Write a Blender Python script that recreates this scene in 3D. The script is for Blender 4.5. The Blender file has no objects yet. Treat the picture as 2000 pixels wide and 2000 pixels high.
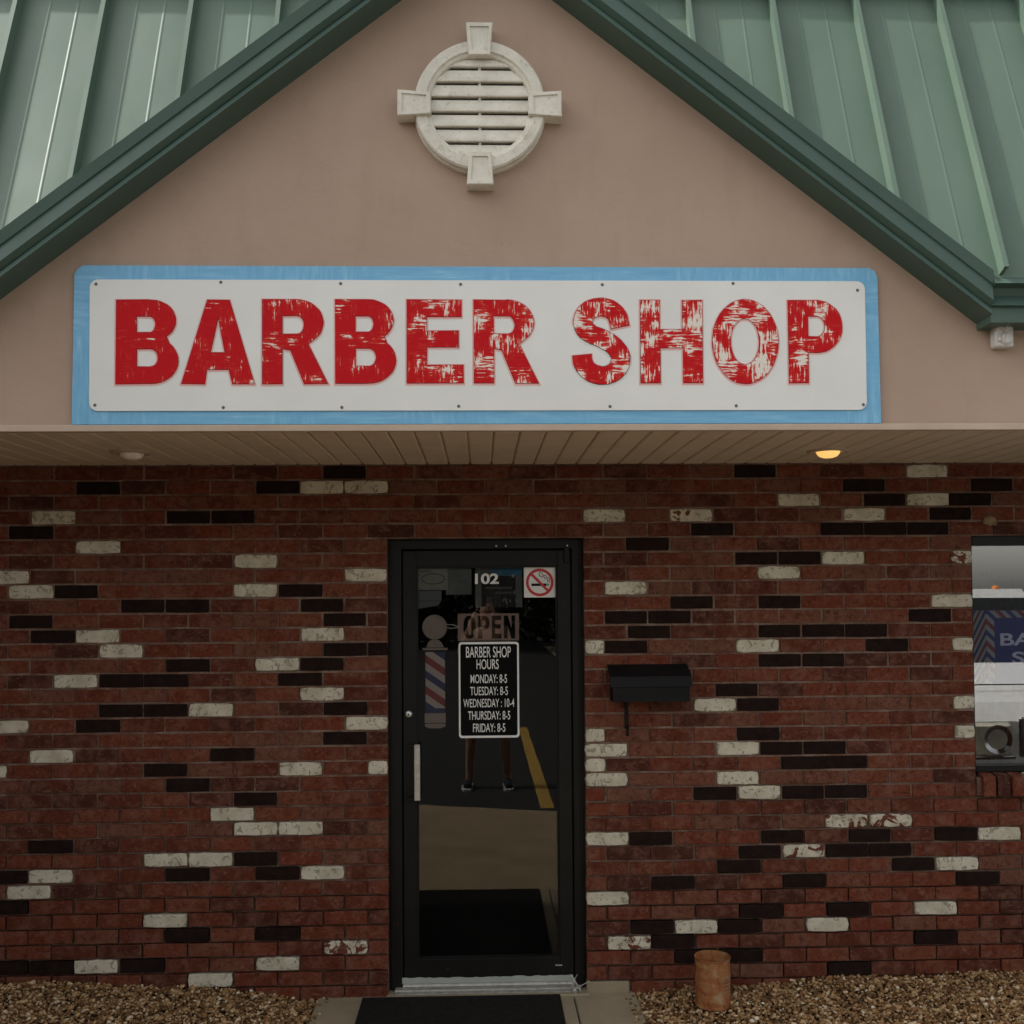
import bpy, bmesh, math, random
import numpy as np
from mathutils import Vector, Matrix
random.seed(7); rng = np.random.default_rng(11)
rad = math.radians
scene = bpy.context.scene
C = scene.collection

# ------------------------------------------------------------------ camera
cam_d = bpy.data.cameras.new('camera'); cam = bpy.data.objects.new('camera', cam_d); C.objects.link(cam)
CAM = Vector((0.0, -4.723, 1.806)); YAW, PITCH, ROLL = rad(1.71), rad(1.652), rad(-0.391)
fw = Vector((math.sin(YAW)*math.cos(PITCH), math.cos(YAW)*math.cos(PITCH), math.sin(PITCH)))
ri = Vector((math.cos(YAW), -math.sin(YAW), 0)); up = ri.cross(fw)
ri, up = math.cos(ROLL)*ri+math.sin(ROLL)*up, -math.sin(ROLL)*ri+math.cos(ROLL)*up
cam.matrix_world = Matrix(((ri.x, up.x, -fw.x, CAM.x), (ri.y, up.y, -fw.y, CAM.y), (ri.z, up.z, -fw.z, CAM.z), (0, 0, 0, 1)))
cam_d.sensor_width = 36; cam_d.lens = 36; cam_d.shift_y = 0.0525
cam_d.clip_start = 0.05; cam_d.clip_end = 600
scene.camera = cam

# ------------------------------------------------------------------ sky, sun, exposure
SUN_EL, SUN_AZ = 49, -92          # degrees; azimuth measured from straight in front of the shop towards the right (negative: left)
w = bpy.data.worlds.new('World'); scene.world = w; w.use_nodes = True
nt = w.node_tree; nt.nodes.clear()
sky = nt.nodes.new('ShaderNodeTexSky'); sky.sky_type = 'NISHITA'; sky.sun_disc = False
sky.sun_elevation = rad(SUN_EL); sky.sun_rotation = rad(180-SUN_AZ)
sky.dust_density = 2.5; sky.air_density = 1.0
hsv = nt.nodes.new('ShaderNodeHueSaturation'); hsv.inputs['Saturation'].default_value = 0.22
tint = nt.nodes.new('ShaderNodeMix'); tint.data_type = 'RGBA'; tint.blend_type = 'MULTIPLY'
tint.inputs[0].default_value = 1.0; tint.inputs[7].default_value = (1.0, 0.975, 0.925, 1)
bg = nt.nodes.new('ShaderNodeBackground'); bg.inputs[1].default_value = 0.14
wo = nt.nodes.new('ShaderNodeOutputWorld')
nt.links.new(sky.outputs[0], hsv.inputs['Color']); nt.links.new(hsv.outputs[0], tint.inputs[6])
nt.links.new(tint.outputs[2], bg.inputs[0]); nt.links.new(bg.outputs[0], wo.inputs[0])
sd = bpy.data.lights.new('sun', 'SUN'); sd.energy = 2.1; sd.angle = rad(2.0); sd.color = (1.0, 0.955, 0.88)
sun = bpy.data.objects.new('sun', sd); C.objects.link(sun)
sdir = Vector((math.sin(rad(SUN_AZ))*math.cos(rad(SUN_EL)), -math.cos(rad(SUN_AZ))*math.cos(rad(SUN_EL)), math.sin(rad(SUN_EL))))
sun.rotation_euler = sdir.to_track_quat('Z', 'Y').to_euler(); sun.location = (3, -8, 9)
vs = scene.view_settings; vs.view_transform = 'Standard'; vs.look = 'None'; vs.exposure = 1.17; vs.gamma = 1; vs.use_curve_mapping = False
scene.cycles.max_bounces = 8; scene.cycles.transparent_max_bounces = 12

# ------------------------------------------------------------------ material helpers
def N(nt, t, **kw):
    n = nt.nodes.new('ShaderNode'+t)
    for k, v in kw.items(): setattr(n, k, v)
    return n
def setin(nt, sock, v):
    if isinstance(v, bpy.types.NodeSocket): nt.links.new(v, sock)
    elif isinstance(v, (tuple, list)) and len(v) == 3 and sock.type == 'RGBA': sock.default_value = (*v, 1)
    else: sock.default_value = v
def pos(nt): return N(nt, 'NewGeometry').outputs['Position']
def scaled(nt, vec, s):
    m = N(nt, 'Mapping'); nt.links.new(vec, m.inputs['Vector']); m.inputs['Scale'].default_value = s; return m.outputs[0]
def noise(nt, vec, scale, detail=3, rough=.55, dist=0):
    n = N(nt, 'TexNoise'); nt.links.new(vec, n.inputs['Vector'])
    n.inputs['Scale'].default_value = scale; n.inputs['Detail'].default_value = detail
    n.inputs['Roughness'].default_value = rough; n.inputs['Distortion'].default_value = dist
    return n.outputs['Fac']
def ramp(nt, fac, stops, interp='LINEAR'):
    r = N(nt, 'ValToRGB'); r.color_ramp.interpolation = interp
    el = r.color_ramp.elements
    while len(el) < len(stops): el.new(.5)
    for e, (p, c) in zip(el, stops):
        e.position = p; e.color = (c, c, c, 1) if isinstance(c, (int, float)) else (*c, 1)
    setin(nt, r.inputs[0], fac); return r.outputs[0]
def mix(nt, fac, a, b, mode='MIX'):
    m = N(nt, 'Mix'); m.data_type = 'RGBA'; m.blend_type = mode
    setin(nt, m.inputs[0], fac); setin(nt, m.inputs[6], a); setin(nt, m.inputs[7], b); return m.outputs[2]
def math_(nt, op, a, b=0.0):
    m = N(nt, 'Math'); m.operation = op; setin(nt, m.inputs[0], a); setin(nt, m.inputs[1], b); return m.outputs[0]
def bump(nt, h, strength=.3, dist=.01, normal=None):
    b = N(nt, 'Bump'); setin(nt, b.inputs['Height'], h); b.inputs['Strength'].default_value = strength; b.inputs['Distance'].default_value = dist
    if normal: nt.links.new(normal, b.inputs['Normal'])
    return b.outputs[0]
def attr(nt, name, typ='GEOMETRY'):
    a = N(nt, 'Attribute'); a.attribute_type = typ; a.attribute_name = name; return a.outputs['Fac']
MATS = {}
def material(name, fn=None, color=(.5, .5, .5), rough=.6, metal=0.0, spec=.5):
    m = bpy.data.materials.new(name); m.use_nodes = True; nt = m.node_tree
    b = nt.nodes['Principled BSDF']
    b.inputs['Base Color'].default_value = (*color, 1); b.inputs['Roughness'].default_value = rough
    b.inputs['Metallic'].default_value = metal; b.inputs['Specular IOR Level'].default_value = spec
    if fn: fn(nt, b)
    MATS[name] = m; return m
def L(nt, a, b): nt.links.new(a, b)

def f_brick_red(nt, b):
    p = pos(nt)
    base = ramp(nt, attr(nt, 'rnd'), [(0, (.052, .018, .012)), (.18, (.098, .026, .0135)), (.5, (.142, .033, .0155)), (.78, (.158, .045, .023)), (1, (.132, .057, .036))])
    c = mix(nt, math_(nt, 'MULTIPLY', ramp(nt, noise(nt, p, 14, 4, .6), [(.45, 0.), (.68, 1.)]), .75), base, (.185, .085, .058))
    c = mix(nt, math_(nt, 'MULTIPLY', ramp(nt, noise(nt, scaled(nt, p, (.8, 1, 1.3)), 29, 5, .7, 1.6), [(.56, 0.), (.64, 1.)]), .6), c, (.215, .105, .072))
    c = mix(nt, math_(nt, 'MULTIPLY', ramp(nt, noise(nt, p, 38, 4, .65, .6), [(.5, 0.), (.66, 1.)]), .7), c, (.055, .014, .011))
    c = mix(nt, math_(nt, 'MULTIPLY', ramp(nt, noise(nt, scaled(nt, p, (1, 1, .7)), 120, 3, .7), [(.66, 0.), (.74, 1.)]), .75), c, (.34, .25, .19))
    c = mix(nt, math_(nt, 'MULTIPLY', ramp(nt, noise(nt, p, 230, 2, .6), [(.3, 1.), (.45, 0.)]), .5), c, (.04, .013, .010))
    L(nt, c, b.inputs['Base Color'])
    h = mix(nt, .5, noise(nt, p, 60, 4, .7), noise(nt, p, 330, 3, .7))
    L(nt, bump(nt, h, .55, .006), b.inputs['Normal'])
material('brick_red', f_brick_red, rough=.92, spec=.15)
def f_brick_dark(nt, b):
    p = pos(nt)
    c = ramp(nt, noise(nt, p, 25, 4, .6), [(.3, (.010, .0055, .0045)), (.7, (.022, .012, .0095))])
    c = mix(nt, math_(nt, 'MULTIPLY', ramp(nt, noise(nt, p, 150, 2, .6), [(.68, 0.), (.76, 1.)]), .35), c, (.2, .16, .14))
    L(nt, c, b.inputs['Base Color']); L(nt, bump(nt, noise(nt, p, 200, 4, .7), .4, .004), b.inputs['Normal'])
material('brick_dark', f_brick_dark, rough=.9, spec=.08)
def white_brick(patch):
    def f(nt, b):
        p = pos(nt)
        c = ramp(nt, noise(nt, p, 10, 3, .6), [(.3, (.43, .385, .285)), (.6, (.60, .555, .445))])
        st = noise(nt, p, 21, 3, .6, 1.9)
        c = mix(nt, math_(nt, 'MULTIPLY', ramp(nt, st, [(.57, 0.), (.61, 1.), (.66, 1.), (.69, .3)]), .75), c, (.19, .165, .115))
        c = mix(nt, math_(nt, 'MULTIPLY', ramp(nt, noise(nt, p, 60, 3, .65), [(.66, 0.), (.71, 1.)]), .8), c, (.10, .07, .05))
        if patch:
            c = mix(nt, ramp(nt, noise(nt, p, 17, 4, .6, .8), [(.525, 0.), (.555, 1.)]), c, (.13, .04, .024))
        else:
            c = mix(nt, math_(nt, 'MULTIPLY', ramp(nt, noise(nt, p, 15, 4, .6, .8), [(.66, 0.), (.68, 1.)]), .7), c, (.17, .065, .045))
        L(nt, c, b.inputs['Base Color'])
        h = mix(nt, .5, st, noise(nt, p, 180, 4, .7))
        L(nt, bump(nt, h, .8, .007), b.inputs['Normal'])
    return f
material('brick_white', white_brick(False), rough=.9, spec=.2)
material('brick_patchy', white_brick(True), rough=.9, spec=.2)
def f_mortar(nt, b):
    p = pos(nt)
    c = ramp(nt, noise(nt, p, 5, 5, .65), [(.34, (.14, .092, .070)), (.62, (.30, .22, .17))])
    c = mix(nt, ramp(nt, noise(nt, p, 7.5, 4, .7), [(.44, 0.), (.62, .85)]), c, (.15, .06, .038))
    c = mix(nt, ramp(nt, noise(nt, p, 70, 4, .7), [(.52, 0.), (.72, .8)]), c, (.09, .055, .042))
    L(nt, c, b.inputs['Base Color']); L(nt, bump(nt, noise(nt, p, 160, 4, .75), .9, .008), b.inputs['Normal'])
material('mortar', f_mortar, rough=.95, spec=.1)
def f_stucco(nt, b):
    p = pos(nt)
    c = ramp(nt, noise(nt, p, 1.7, 5, .6), [(.3, (.38, .272, .207)), (.7, (.43, .315, .244))])
    c = mix(nt, math_(nt, 'MULTIPLY', ramp(nt, noise(nt, scaled(nt, p, (3, 3, .8)), 3, 5, .65), [(.52, 0.), (.75, 1.)]), .25), c, (.30, .215, .165))
    c = mix(nt, math_(nt, 'MULTIPLY', ramp(nt, noise(nt, p, 55, 2, .6), [(.74, 0.), (.79, 1.)]), .5), c, (.18, .13, .10))
    L(nt, c, b.inputs['Base Color'])
    h1 = noise(nt, scaled(nt, p, (1, 1, 1.6)), 6, 5, .6, .7); h2 = noise(nt, p, 260, 3, .7)
    L(nt, bump(nt, h2, .25, .002, bump(nt, h1, .30, .012)), b.inputs['Normal'])
material('stucco', f_stucco, rough=.85, spec=.25)
def green(name, c0, c1, rough, coat=0.0):
    def f(nt, b):
        p = pos(nt)
        c = ramp(nt, noise(nt, scaled(nt, p, (1, 1, .35)), 4, 4, .6), [(.3, c0), (.7, c1)])
        c = mix(nt, math_(nt, 'MULTIPLY', ramp(nt, noise(nt, p, 130, 2, .6), [(.73, 0.), (.79, 1.)]), .25), c, (.3, .34, .28))
        L(nt, c, b.inputs['Base Color'])
        r = ramp(nt, noise(nt, scaled(nt, p, (2, 2, .5)), 5, 4, .6), [(.3, rough*.85), (.7, rough*1.2)]); L(nt, r, b.inputs['Roughness'])
        L(nt, bump(nt, noise(nt, p, 2.6, 2, .5), .16, .02), b.inputs['Normal'])
        b.inputs['Coat Weight'].default_value = coat; b.inputs['Coat Roughness'].default_value = .12
    return f
material('roof_green', green('roof_green', (.088, .138, .106), (.108, .160, .124),   .46, .05), spec=.3)
material('trim_green', green('trim_green', (.054, .098, .080), (.064, .114, .094), .45, .0), spec=.4)
def f_vent(nt, b):
    p = pos(nt)
    c = ramp(nt, noise(nt, p, 12, 4, .6), [(.3, (.56, .53, .45)), (.65, (.70, .67, .585))])
    c = mix(nt, math_(nt, 'MULTIPLY', ramp(nt, noise(nt, p, 95, 3, .7), [(.62, 0.), (.70, 1.)]), .6), c, (.16, .15, .09))
    c = mix(nt, math_(nt, 'MULTIPLY', ramp(nt, noise(nt, p, 22, 4, .7), [(.58, 0.), (.72, 1.)]), .45), c, (.25, .23, .13))
    L(nt, c, b.inputs['Base Color']); L(nt, bump(nt, noise(nt, p, 150, 3, .6), .2, .003), b.inputs['Normal'])
material('vent_white', f_vent, rough=.6)
def f_signwhite(nt, b):
    p = pos(nt)
    c = ramp(nt, noise(nt, p, 3, 4, .55), [(.3, (.69, .69, .665)), (.7, (.75, .75, .725))])
    c = mix(nt, math_(nt, 'MULTIPLY', ramp(nt, noise(nt, p, 16, 4, .7), [(.70, 0.), (.78, 1.)]), .3), c, (.42, .40, .34))
    L(nt, c, b.inputs['Base Color']); L(nt, bump(nt, noise(nt, scaled(nt, p, (1, 1, 2)), 5, 3, .5), .12, .01), b.inputs['Normal'])
material('sign_white', f_signwhite, rough=.45)
def f_signblue(nt, b):
    p = pos(nt)
    s = noise(nt, scaled(nt, p, (5, 1, 55)), 1.2, 4, .65); s2 = noise(nt, scaled(nt, p, (45, 1, 7)), 1.2, 4, .65)
    s = mix(nt, ramp(nt, noise(nt, p, 2.3, 2, .5), [(.46, 0.), (.54, 1.)]), s, s2)
    c = ramp(nt, s, [(.3, (.135, .37, .60)), (.5, (.16, .415, .65)), (.66, (.22, .48, .69)), (.76, (.46, .64, .76))])
    L(nt, c, b.inputs['Base Color'])
material('sign_blue', f_signblue, rough=.5)
def f_letter(nt, b):
    p = pos(nt)
    wear = attr(nt, 'wear', 'OBJECT')
    s1 = noise(nt, scaled(nt, p, (14, 1, 130)), 1.0, 5, .7, .35); s2 = noise(nt, scaled(nt, p, (125, 1, 14)), 1.0, 5, .7, .35)
    s = mix(nt, ramp(nt, noise(nt, p, 9, 2, .5), [(.46, 0.), (.53, 1.)]), s1, s2)
    blot = noise(nt, p, 13, 3, .6)
    v = math_(nt, 'ADD', math_(nt, 'ADD', math_(nt, 'MULTIPLY', s, .62), math_(nt, 'MULTIPLY', blot, .55)), math_(nt, 'MULTIPLY', wear, .10))
    m = ramp(nt, v, [(.695, 0.), (.725, 1.)])
    thin = ramp(nt, v, [(.62, 0.), (.70, 1.)])
    red = mix(nt, thin, (.50, .006, .011), (.58, .035, .022))
    L(nt, mix(nt, m, red, (.74, .69, .62)), b.inputs['Base Color'])
material('letter_red', f_letter, rough=.7, spec=.15)
material('letter_shadow', None, (.80, .42, .40), .7, 0, .15)
material('letter_edge', None, (.07, .015, .03), .7, 0, .15)
def speckle(c0, c1, sc, rough, bstr=.2, bsc=200):
    def f(nt, b):
        p = pos(nt)
        L(nt, ramp(nt, noise(nt, p, sc, 4, .65), [(.3, c0), (.7, c1)]), b.inputs['Base Color'])
        L(nt, bump(nt, noise(nt, p, bsc, 3, .7), bstr, .004), b.inputs['Normal'])
        b.inputs['Roughness'].default_value = rough
    return f
material('soffit_beige', speckle((.60, .51, .38), (.70, .60, .46), 5, .6, .08), spec=.3)
material('channel_beige', speckle((.43, .33, .25), (.50, .39, .30), 6, .6, .08))
def f_bronze(nt, b):
    p = pos(nt)
    c = ramp(nt, noise(nt, p, 6, 4, .6), [(.3, (.005, .0045, .004)), (.7, (.009, .008, .007))])
    c = mix(nt, math_(nt, 'MULTIPLY', ramp(nt, noise(nt, scaled(nt, p, (5, 5, .8)), 32, 4, .7), [(.69, 0.), (.73, 1.)]), .4), c, (.35, .33, .30))
    L(nt, c, b.inputs['Base Color'])
material('bronze', f_bronze, rough=.5, spec=.25)
material('steel', speckle((.45, .45, .44), (.62, .62, .60), 60, .38), metal=.8)
material('steel_dull', speckle((.30, .29, .26), (.50, .48, .44), 40, .5, .4, 90), metal=.5)
def glass(name, tintc, ior):
    m = bpy.data.materials.new(name); m.use_nodes = True; nt = m.node_tree; nt.nodes.clear()
    o = N(nt, 'OutputMaterial'); mx = N(nt, 'MixShader'); tr = N(nt, 'BsdfTransparent'); gl = N(nt, 'BsdfGlossy'); fr = N(nt, 'Fresnel')
    fr.inputs['IOR'].default_value = ior; tr.inputs[0].default_value = (*tintc, 1); gl.inputs['Roughness'].default_value = .0
    gl.inputs[0].default_value = (.95, .95, .95, 1)
    p = pos(nt); L(nt, bump(nt, noise(nt, p, 1.6, 2, .5), .012, .02), gl.inputs['Normal'])
    L(nt, fr.outputs[0], mx.inputs[0]); L(nt, tr.outputs[0], mx.inputs[1]); L(nt, gl.outputs[0], mx.inputs[2]); L(nt, mx.outputs[0], o.inputs[0])
    MATS[name] = m
glass('door_glass', (.72, .70, .67), 1.66)
glass('window_glass', (.9, .9, .9), 3.3)
glass('truck_glass', (.10, .11, .11), 1.5)
material('black_paint', speckle((.004, .004, .0045), (.008, .008, .009), 12, .6, .25, 60), spec=.2)
material('black_vinyl', None, (.004, .004, .004), .8, 0, .1)
material('white_vinyl', speckle((.66, .66, .64), (.74, .74, .71), 20, .5))
material('red_print', None, (.48, .02, .03), .5)
material('pink_board', speckle((.46, .33, .30), (.52, .38, .35), 8, .6))
material('pole_grey', speckle((.36, .31, .28), (.46, .40, .37), 10, .5))
material('paper_grey', speckle((.30, .32, .29), (.38, .40, .36), 6, .8))
material('paper_blue', speckle((.17, .20, .20), (.22, .25, .25), 4, .8))
material('paper_white', speckle((.55, .55, .50), (.65, .64, .58), 6, .8))
material('poster_blue', None, (.05, .22, .40), .6)
material('poster_dark', None, (.02, .022, .026), .7)
material('ink_grey', None, (.12, .12, .12), .7)
material('navy', None, (.018, .032, .15), .4)
def f_pole(nt, b):
    g = N(nt, 'TexCoord').outputs['Object']
    sx = N(nt, 'SeparateXYZ'); L(nt, g, sx.inputs[0])
    v = math_(nt, 'ADD', math_(nt, 'MULTIPLY', sx.outputs[2], 6.9), math_(nt, 'MULTIPLY', sx.outputs[0], 4.8))
    v = math_(nt, 'FRACT', math_(nt, 'ADD', v, 4.18))
    c = ramp(nt, v, [(0, (.02, .03, .17)), (.25, (.55, .50, .48)), (.5, (.30, .03, .045)), (.75, (.55, .50, .48))], 'CONSTANT')
    L(nt, c, b.inputs['Base Color'])
material('pole_stripes', f_pole, rough=.5)
def f_stripes(nt, b):
    g = pos(nt); sx = N(nt, 'SeparateXYZ'); L(nt, g, sx.inputs[0])
    v = math_(nt, 'FRACT', math_(nt, 'ADD', math_(nt, 'MULTIPLY', math_(nt, 'ADD', math_(nt, 'ADD', sx.outputs[0], sx.outputs[1]), sx.outputs[2]), 9.5), .1))
    L(nt, ramp(nt, v, [(0, (.36, .03, .05)), (.25, (.6, .6, .6)), (.5, (.02, .04, .3)), (.75, (.6, .6, .6))], 'CONSTANT'), b.inputs['Base Color'])
    L(nt, b.inputs['Base Color'].links[0].from_socket, b.inputs['Emission Color']); b.inputs['Emission Strength'].default_value = .03
material('barber_stripes', f_stripes, rough=.4)
def lit(col, e):
    def f(nt, b): b.inputs['Emission Color'].default_value = (*col, 1); b.inputs['Emission Strength'].default_value = e
    return f
material('sign_lit_white', lit((.8, .8, 1.0), .05), (.8, .8, .85), .5)
material('sign_lit_navy', lit((.03, .06, .4), .03), (.018, .032, .15), .4)
def f_pebble(nt, b):
    p = pos(nt)
    c = ramp(nt, attr(nt, 'rnd'), [(0, (.050, .025, .010)), (.18, (.15, .074, .027)), (.40, (.27, .15, .064)), (.62, (.38, .235, .112)), (.82, (.52, .36, .19)), (.95, (.66, .54, .36)), (1, (.78, .71, .57))])
    c = mix(nt, math_(nt, 'MULTIPLY', noise(nt, p, 120, 3, .6), .35), c, (.15, .08, .034))
    L(nt, c, b.inputs['Base Color'])
material('pebble', f_pebble, rough=.8, spec=.25)
material('soil', speckle((.03, .018, .010), (.075, .045, .024), 30, .95, .8, 60))
def f_concrete(nt, b):
    p = pos(nt)
    c = ramp(nt, noise(nt, p, 2.5, 5, .65), [(.3, (.24, .195, .13)), (.7, (.33, .275, .19))])
    c = mix(nt, ramp(nt, noise(nt, p, 130, 3, .7), [(.58, 0.), (.75, .5)]), c, (.10, .08, .055))
    L(nt, c, b.inputs['Base Color']); L(nt, bump(nt, noise(nt, p, 190, 4, .75), .5, .004), b.inputs['Normal'])
material('concrete', f_concrete, rough=.9, spec=.2)
material('concrete_warm', speckle((.30, .22, .13), (.40, .30, .185), 3, .9, .4, 120), spec=.2)
material('asphalt', speckle((.024, .024, .024), (.05, .048, .046), 40, .9, .8, 150), spec=.2)
material('yellow_paint', speckle((.42, .25, .04), (.58, .36, .07), 15, .8, .4))
material('mat_black', speckle((.012, .011, .010), (.022, .020, .018), 30, .95, 1., 400), spec=.1)
def f_rust(nt, b):
    p = pos(nt)
    n = noise(nt, p, 17, 5, .65, .6)
    c = ramp(nt, n, [(.30, (.11, .032, .010)), (.45, (.28, .085, .022)), (.58, (.33, .16, .06)), (.70, (.38, .28, .16)), (.82, (.26, .085, .028))])
    c = mix(nt, math_(nt, 'MULTIPLY', ramp(nt, noise(nt, scaled(nt, p, (12, 12, 130)), 1.2, 3, .6), [(.60, 0.), (.66, 1.)]), .45), c, (.10, .07, .04))
    L(nt, c, b.inputs['Base Color']); L(nt, bump(nt, n, .4, .004), b.inputs['Normal'])
material('rust', f_rust, rough=.75, metal=.1)
material('outlet_grey', speckle((.52, .51, .48), (.62, .60, .57), 25, .5))
material('lens_off', None, (.85, .80, .70), .35)
def f_lit(nt, b):
    b.inputs['Emission Color'].default_value = (1.0, .56, .16, 1); b.inputs['Emission Strength'].default_value = .42
material('lens_lit', f_lit, (.8, .6, .3), .35)
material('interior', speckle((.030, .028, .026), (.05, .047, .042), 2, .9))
material('blind', speckle((.34, .33, .28), (.40, .39, .33), 3, .8))
material('truck_white', speckle((.66, .66, .64), (.70, .70, .68), 2, .3), rough=.3)
material('chrome', None, (.6, .6, .6), .15, 1.0)
material('lamp_clear', speckle((.5, .48, .38), (.68, .66, .55), 20, .2), metal=.1)
material('amber', None, (.7, .2, .03), .3)
material('rubber', None, (.015, .015, .015), .85)
material('leaf', speckle((.025, .045, .016), (.05, .085, .03), 3, .7))
material('bark', speckle((.06, .045, .03), (.11, .085, .06), 12, .9))
material('skin', speckle((.36, .20, .13), (.42, .24, .16), 9, .55))
material('cloth_dark', speckle((.016, .016, .02), (.03, .03, .035), 20, .9))
material('shoe_sole', None, (.6, .6, .6), .6)
material('mud', speckle((.20, .13, .07), (.34, .24, .14), 60, .95, .8, 90))

# ------------------------------------------------------------------ object helpers
def link(o, parent=None):
    C.objects.link(o)
    if parent is not None: o.parent = parent
    return o
def tag(o, label, cat, group=None):
    o['label'] = label; o['category'] = cat
    if group: o['group'] = group
    return o
def thing(name, label, cat, loc=(0, 0, 0), group=None):
    o = link(bpy.data.objects.new(name, None)); o.location = loc; o.empty_display_size = .1
    return tag(o, label, cat, group)
def mesh_obj(name, me, mat, parent=None):
    if mat: me.materials.clear(); me.materials.append(MATS[mat])
    return link(bpy.data.objects.new(name, me), parent)
def pyobj(name, verts, faces, mat, parent=None, smooth=False):
    me = bpy.data.meshes.new(name); me.from_pydata([tuple(v) for v in verts], [], faces); me.update()
    if smooth: me.polygons.foreach_set('use_smooth', [True]*len(me.polygons))
    return mesh_obj(name, me, mat, parent)
class MB:
    def __init__(s): s.v = []; s.f = []
    def add(s, v, f):
        n = len(s.v); s.v += [tuple(q) for q in v]; s.f += [tuple(i+n for i in q) for q in f]; return s
    def box(s, x0, x1, y0, y1, z0, z1, c=0.0):
        if c <= 0:
            v = [(x, y, z) for z in (z0, z1) for y in (y0, y1) for x in (x0, x1)]
            return s.add(v, [(0, 2, 3, 1), (4, 5, 7, 6), (0, 1, 5, 4), (2, 6, 7, 3), (0, 4, 6, 2), (1, 3, 7, 5)])
        bm = bmesh.new(); bmesh.ops.create_cube(bm, size=1)
        for q in bm.verts: q.co = Vector(((x0+x1)/2+q.co.x*(x1-x0), (y0+y1)/2+q.co.y*(y1-y0), (z0+z1)/2+q.co.z*(z1-z0)))
        bmesh.ops.bevel(bm, geom=bm.edges[:], offset=c, segments=1, affect='EDGES')
        bm.verts.index_update()
        s.add([q.co[:] for q in bm.verts], [[q.index for q in f.verts] for f in bm.faces]); bm.free(); return s
    def prism(s, pts, axis, a, b):      # pts 2-D (counter-clockwise), extruded along axis from a to b
        n = len(pts)
        def P(p, t): return {'x': (t, p[0], p[1]), 'y': (p[0], t, p[1]), 'z': (p[0], p[1], t)}[axis]
        v = [P(p, a) for p in pts]+[P(p, b) for p in pts]
        return s.add(v, [tuple(range(n))[::-1], tuple(range(n, 2*n))]+[(i, (i+1) % n, n+(i+1) % n, n+i) for i in range(n)])
    def tube(s, pts, r, n=8, cap=True):
        pts = [Vector(p) for p in pts]; rs = r if isinstance(r, (list, tuple)) else [r]*len(pts)
        rings = []
        for i, p in enumerate(pts):
            t = (pts[min(i+1, len(pts)-1)]-pts[max(i-1, 0)]).normalized()
            a = t.orthogonal().normalized() if abs(t.z) > .9 else t.cross(Vector((0, 0, 1))).normalized()
            bb = t.cross(a)
            rings.append([p+rs[i]*(math.cos(2*math.pi*k/n)*a+math.sin(2*math.pi*k/n)*bb) for k in range(n)])
        v = [q for rg in rings for q in rg]; f = []
        for i in range(len(pts)-1):
            for k in range(n): f.append((i*n+k, i*n+(k+1) % n, (i+1)*n+(k+1) % n, (i+1)*n+k))
        if cap: f += [tuple(range(n))[::-1], tuple(range((len(pts)-1)*n, len(pts)*n))]
        return s.add(v, f)
    def lathe(s, prof, center, axis='z', n=32, a0=0, a1=2*math.pi):   # prof: (radius, height)
        cx, cy, cz = center; v = []; full = abs(a1-a0-2*math.pi) < 1e-6; m = n if full else n+1
        for k in range(m):
            a = a0+(a1-a0)*k/n
            for r, h in prof:
                if axis == 'z': v.append((cx+r*math.cos(a), cy+r*math.sin(a), cz+h))
                elif axis == 'y': v.append((cx+r*math.cos(a), cy+h, cz+r*math.sin(a)))
                else: v.append((cx+h, cy+r*math.cos(a), cz+r*math.sin(a)))
        q = len(prof); f = []
        for k in range(n):
            k2 = (k+1) % m
            for i in range(q-1): f.append((k*q+i, k2*q+i, k2*q+i+1, k*q+i+1))
        return s.add(v, f)
    def obj(s, name, mat, parent=None, smooth=False): return pyobj(name, s.v, s.f, mat, parent, smooth)
def face_attr(me, vals):
    a = me.attributes.new('rnd', 'FLOAT', 'FACE'); a.data.foreach_set('value', vals)
def shade_auto(o, ang=40):
    me = o.data; me.polygons.foreach_set('use_smooth', [True]*len(me.polygons))
    me.set_sharp_from_angle(angle=rad(ang)); return o
# 2-D filled outlines (lists of closed loops) -> thin plate facing the street (-Y)
def plate_mesh(name, loops, depth, offset=0.0):
    cu = bpy.data.curves.new(name, 'CURVE'); cu.dimensions = '2D'; cu.fill_mode = 'BOTH'; cu.extrude = depth/2; cu.offset = offset
    for lp in loops:
        sp = cu.splines.new('POLY'); sp.points.add(len(lp)-1)
        for q, (x, z) in zip(sp.points, lp): q.co = (x, z, 0, 1)
        sp.use_cyclic_u = True
    return curve_to_mesh(cu, name)
def curve_to_mesh(cu, name):
    o = bpy.data.objects.new('tmp', cu); C.objects.link(o)
    dg = bpy.context.evaluated_depsgraph_get(); me = bpy.data.meshes.new_from_object(o.evaluated_get(dg))
    bpy.data.objects.remove(o); bpy.data.curves.remove(cu)
    me.name = name; me.transform(Matrix.Rotation(math.pi/2, 4, 'X'))     # (x,z,0) -> (x,0,z)
    return me
def plate(name, loops, y, depth, mat, parent=None, offset=0.0):
    me = plate_mesh(name, loops, depth, offset); me.transform(Matrix.Translation((0, y, 0)))
    return mesh_obj(name, me, mat, parent)
def rrect(x0, x1, z0, z1, r, n=6):
    out = []
    for cx, cz, a in ((x1-r, z1-r, 0), (x0+r, z1-r, 90), (x0+r, z0+r, 180), (x1-r, z0+r, 270)):
        for k in range(n+1):
            t = rad(a+90*k/n); out.append((cx+r*math.cos(t), cz+r*math.sin(t)))
    return out
def ellipse(cx, cz, rx, rz, n=40): return [(cx+rx*math.cos(2*math.pi*k/n), cz+rz*math.sin(2*math.pi*k/n)) for k in range(n)]
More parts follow.
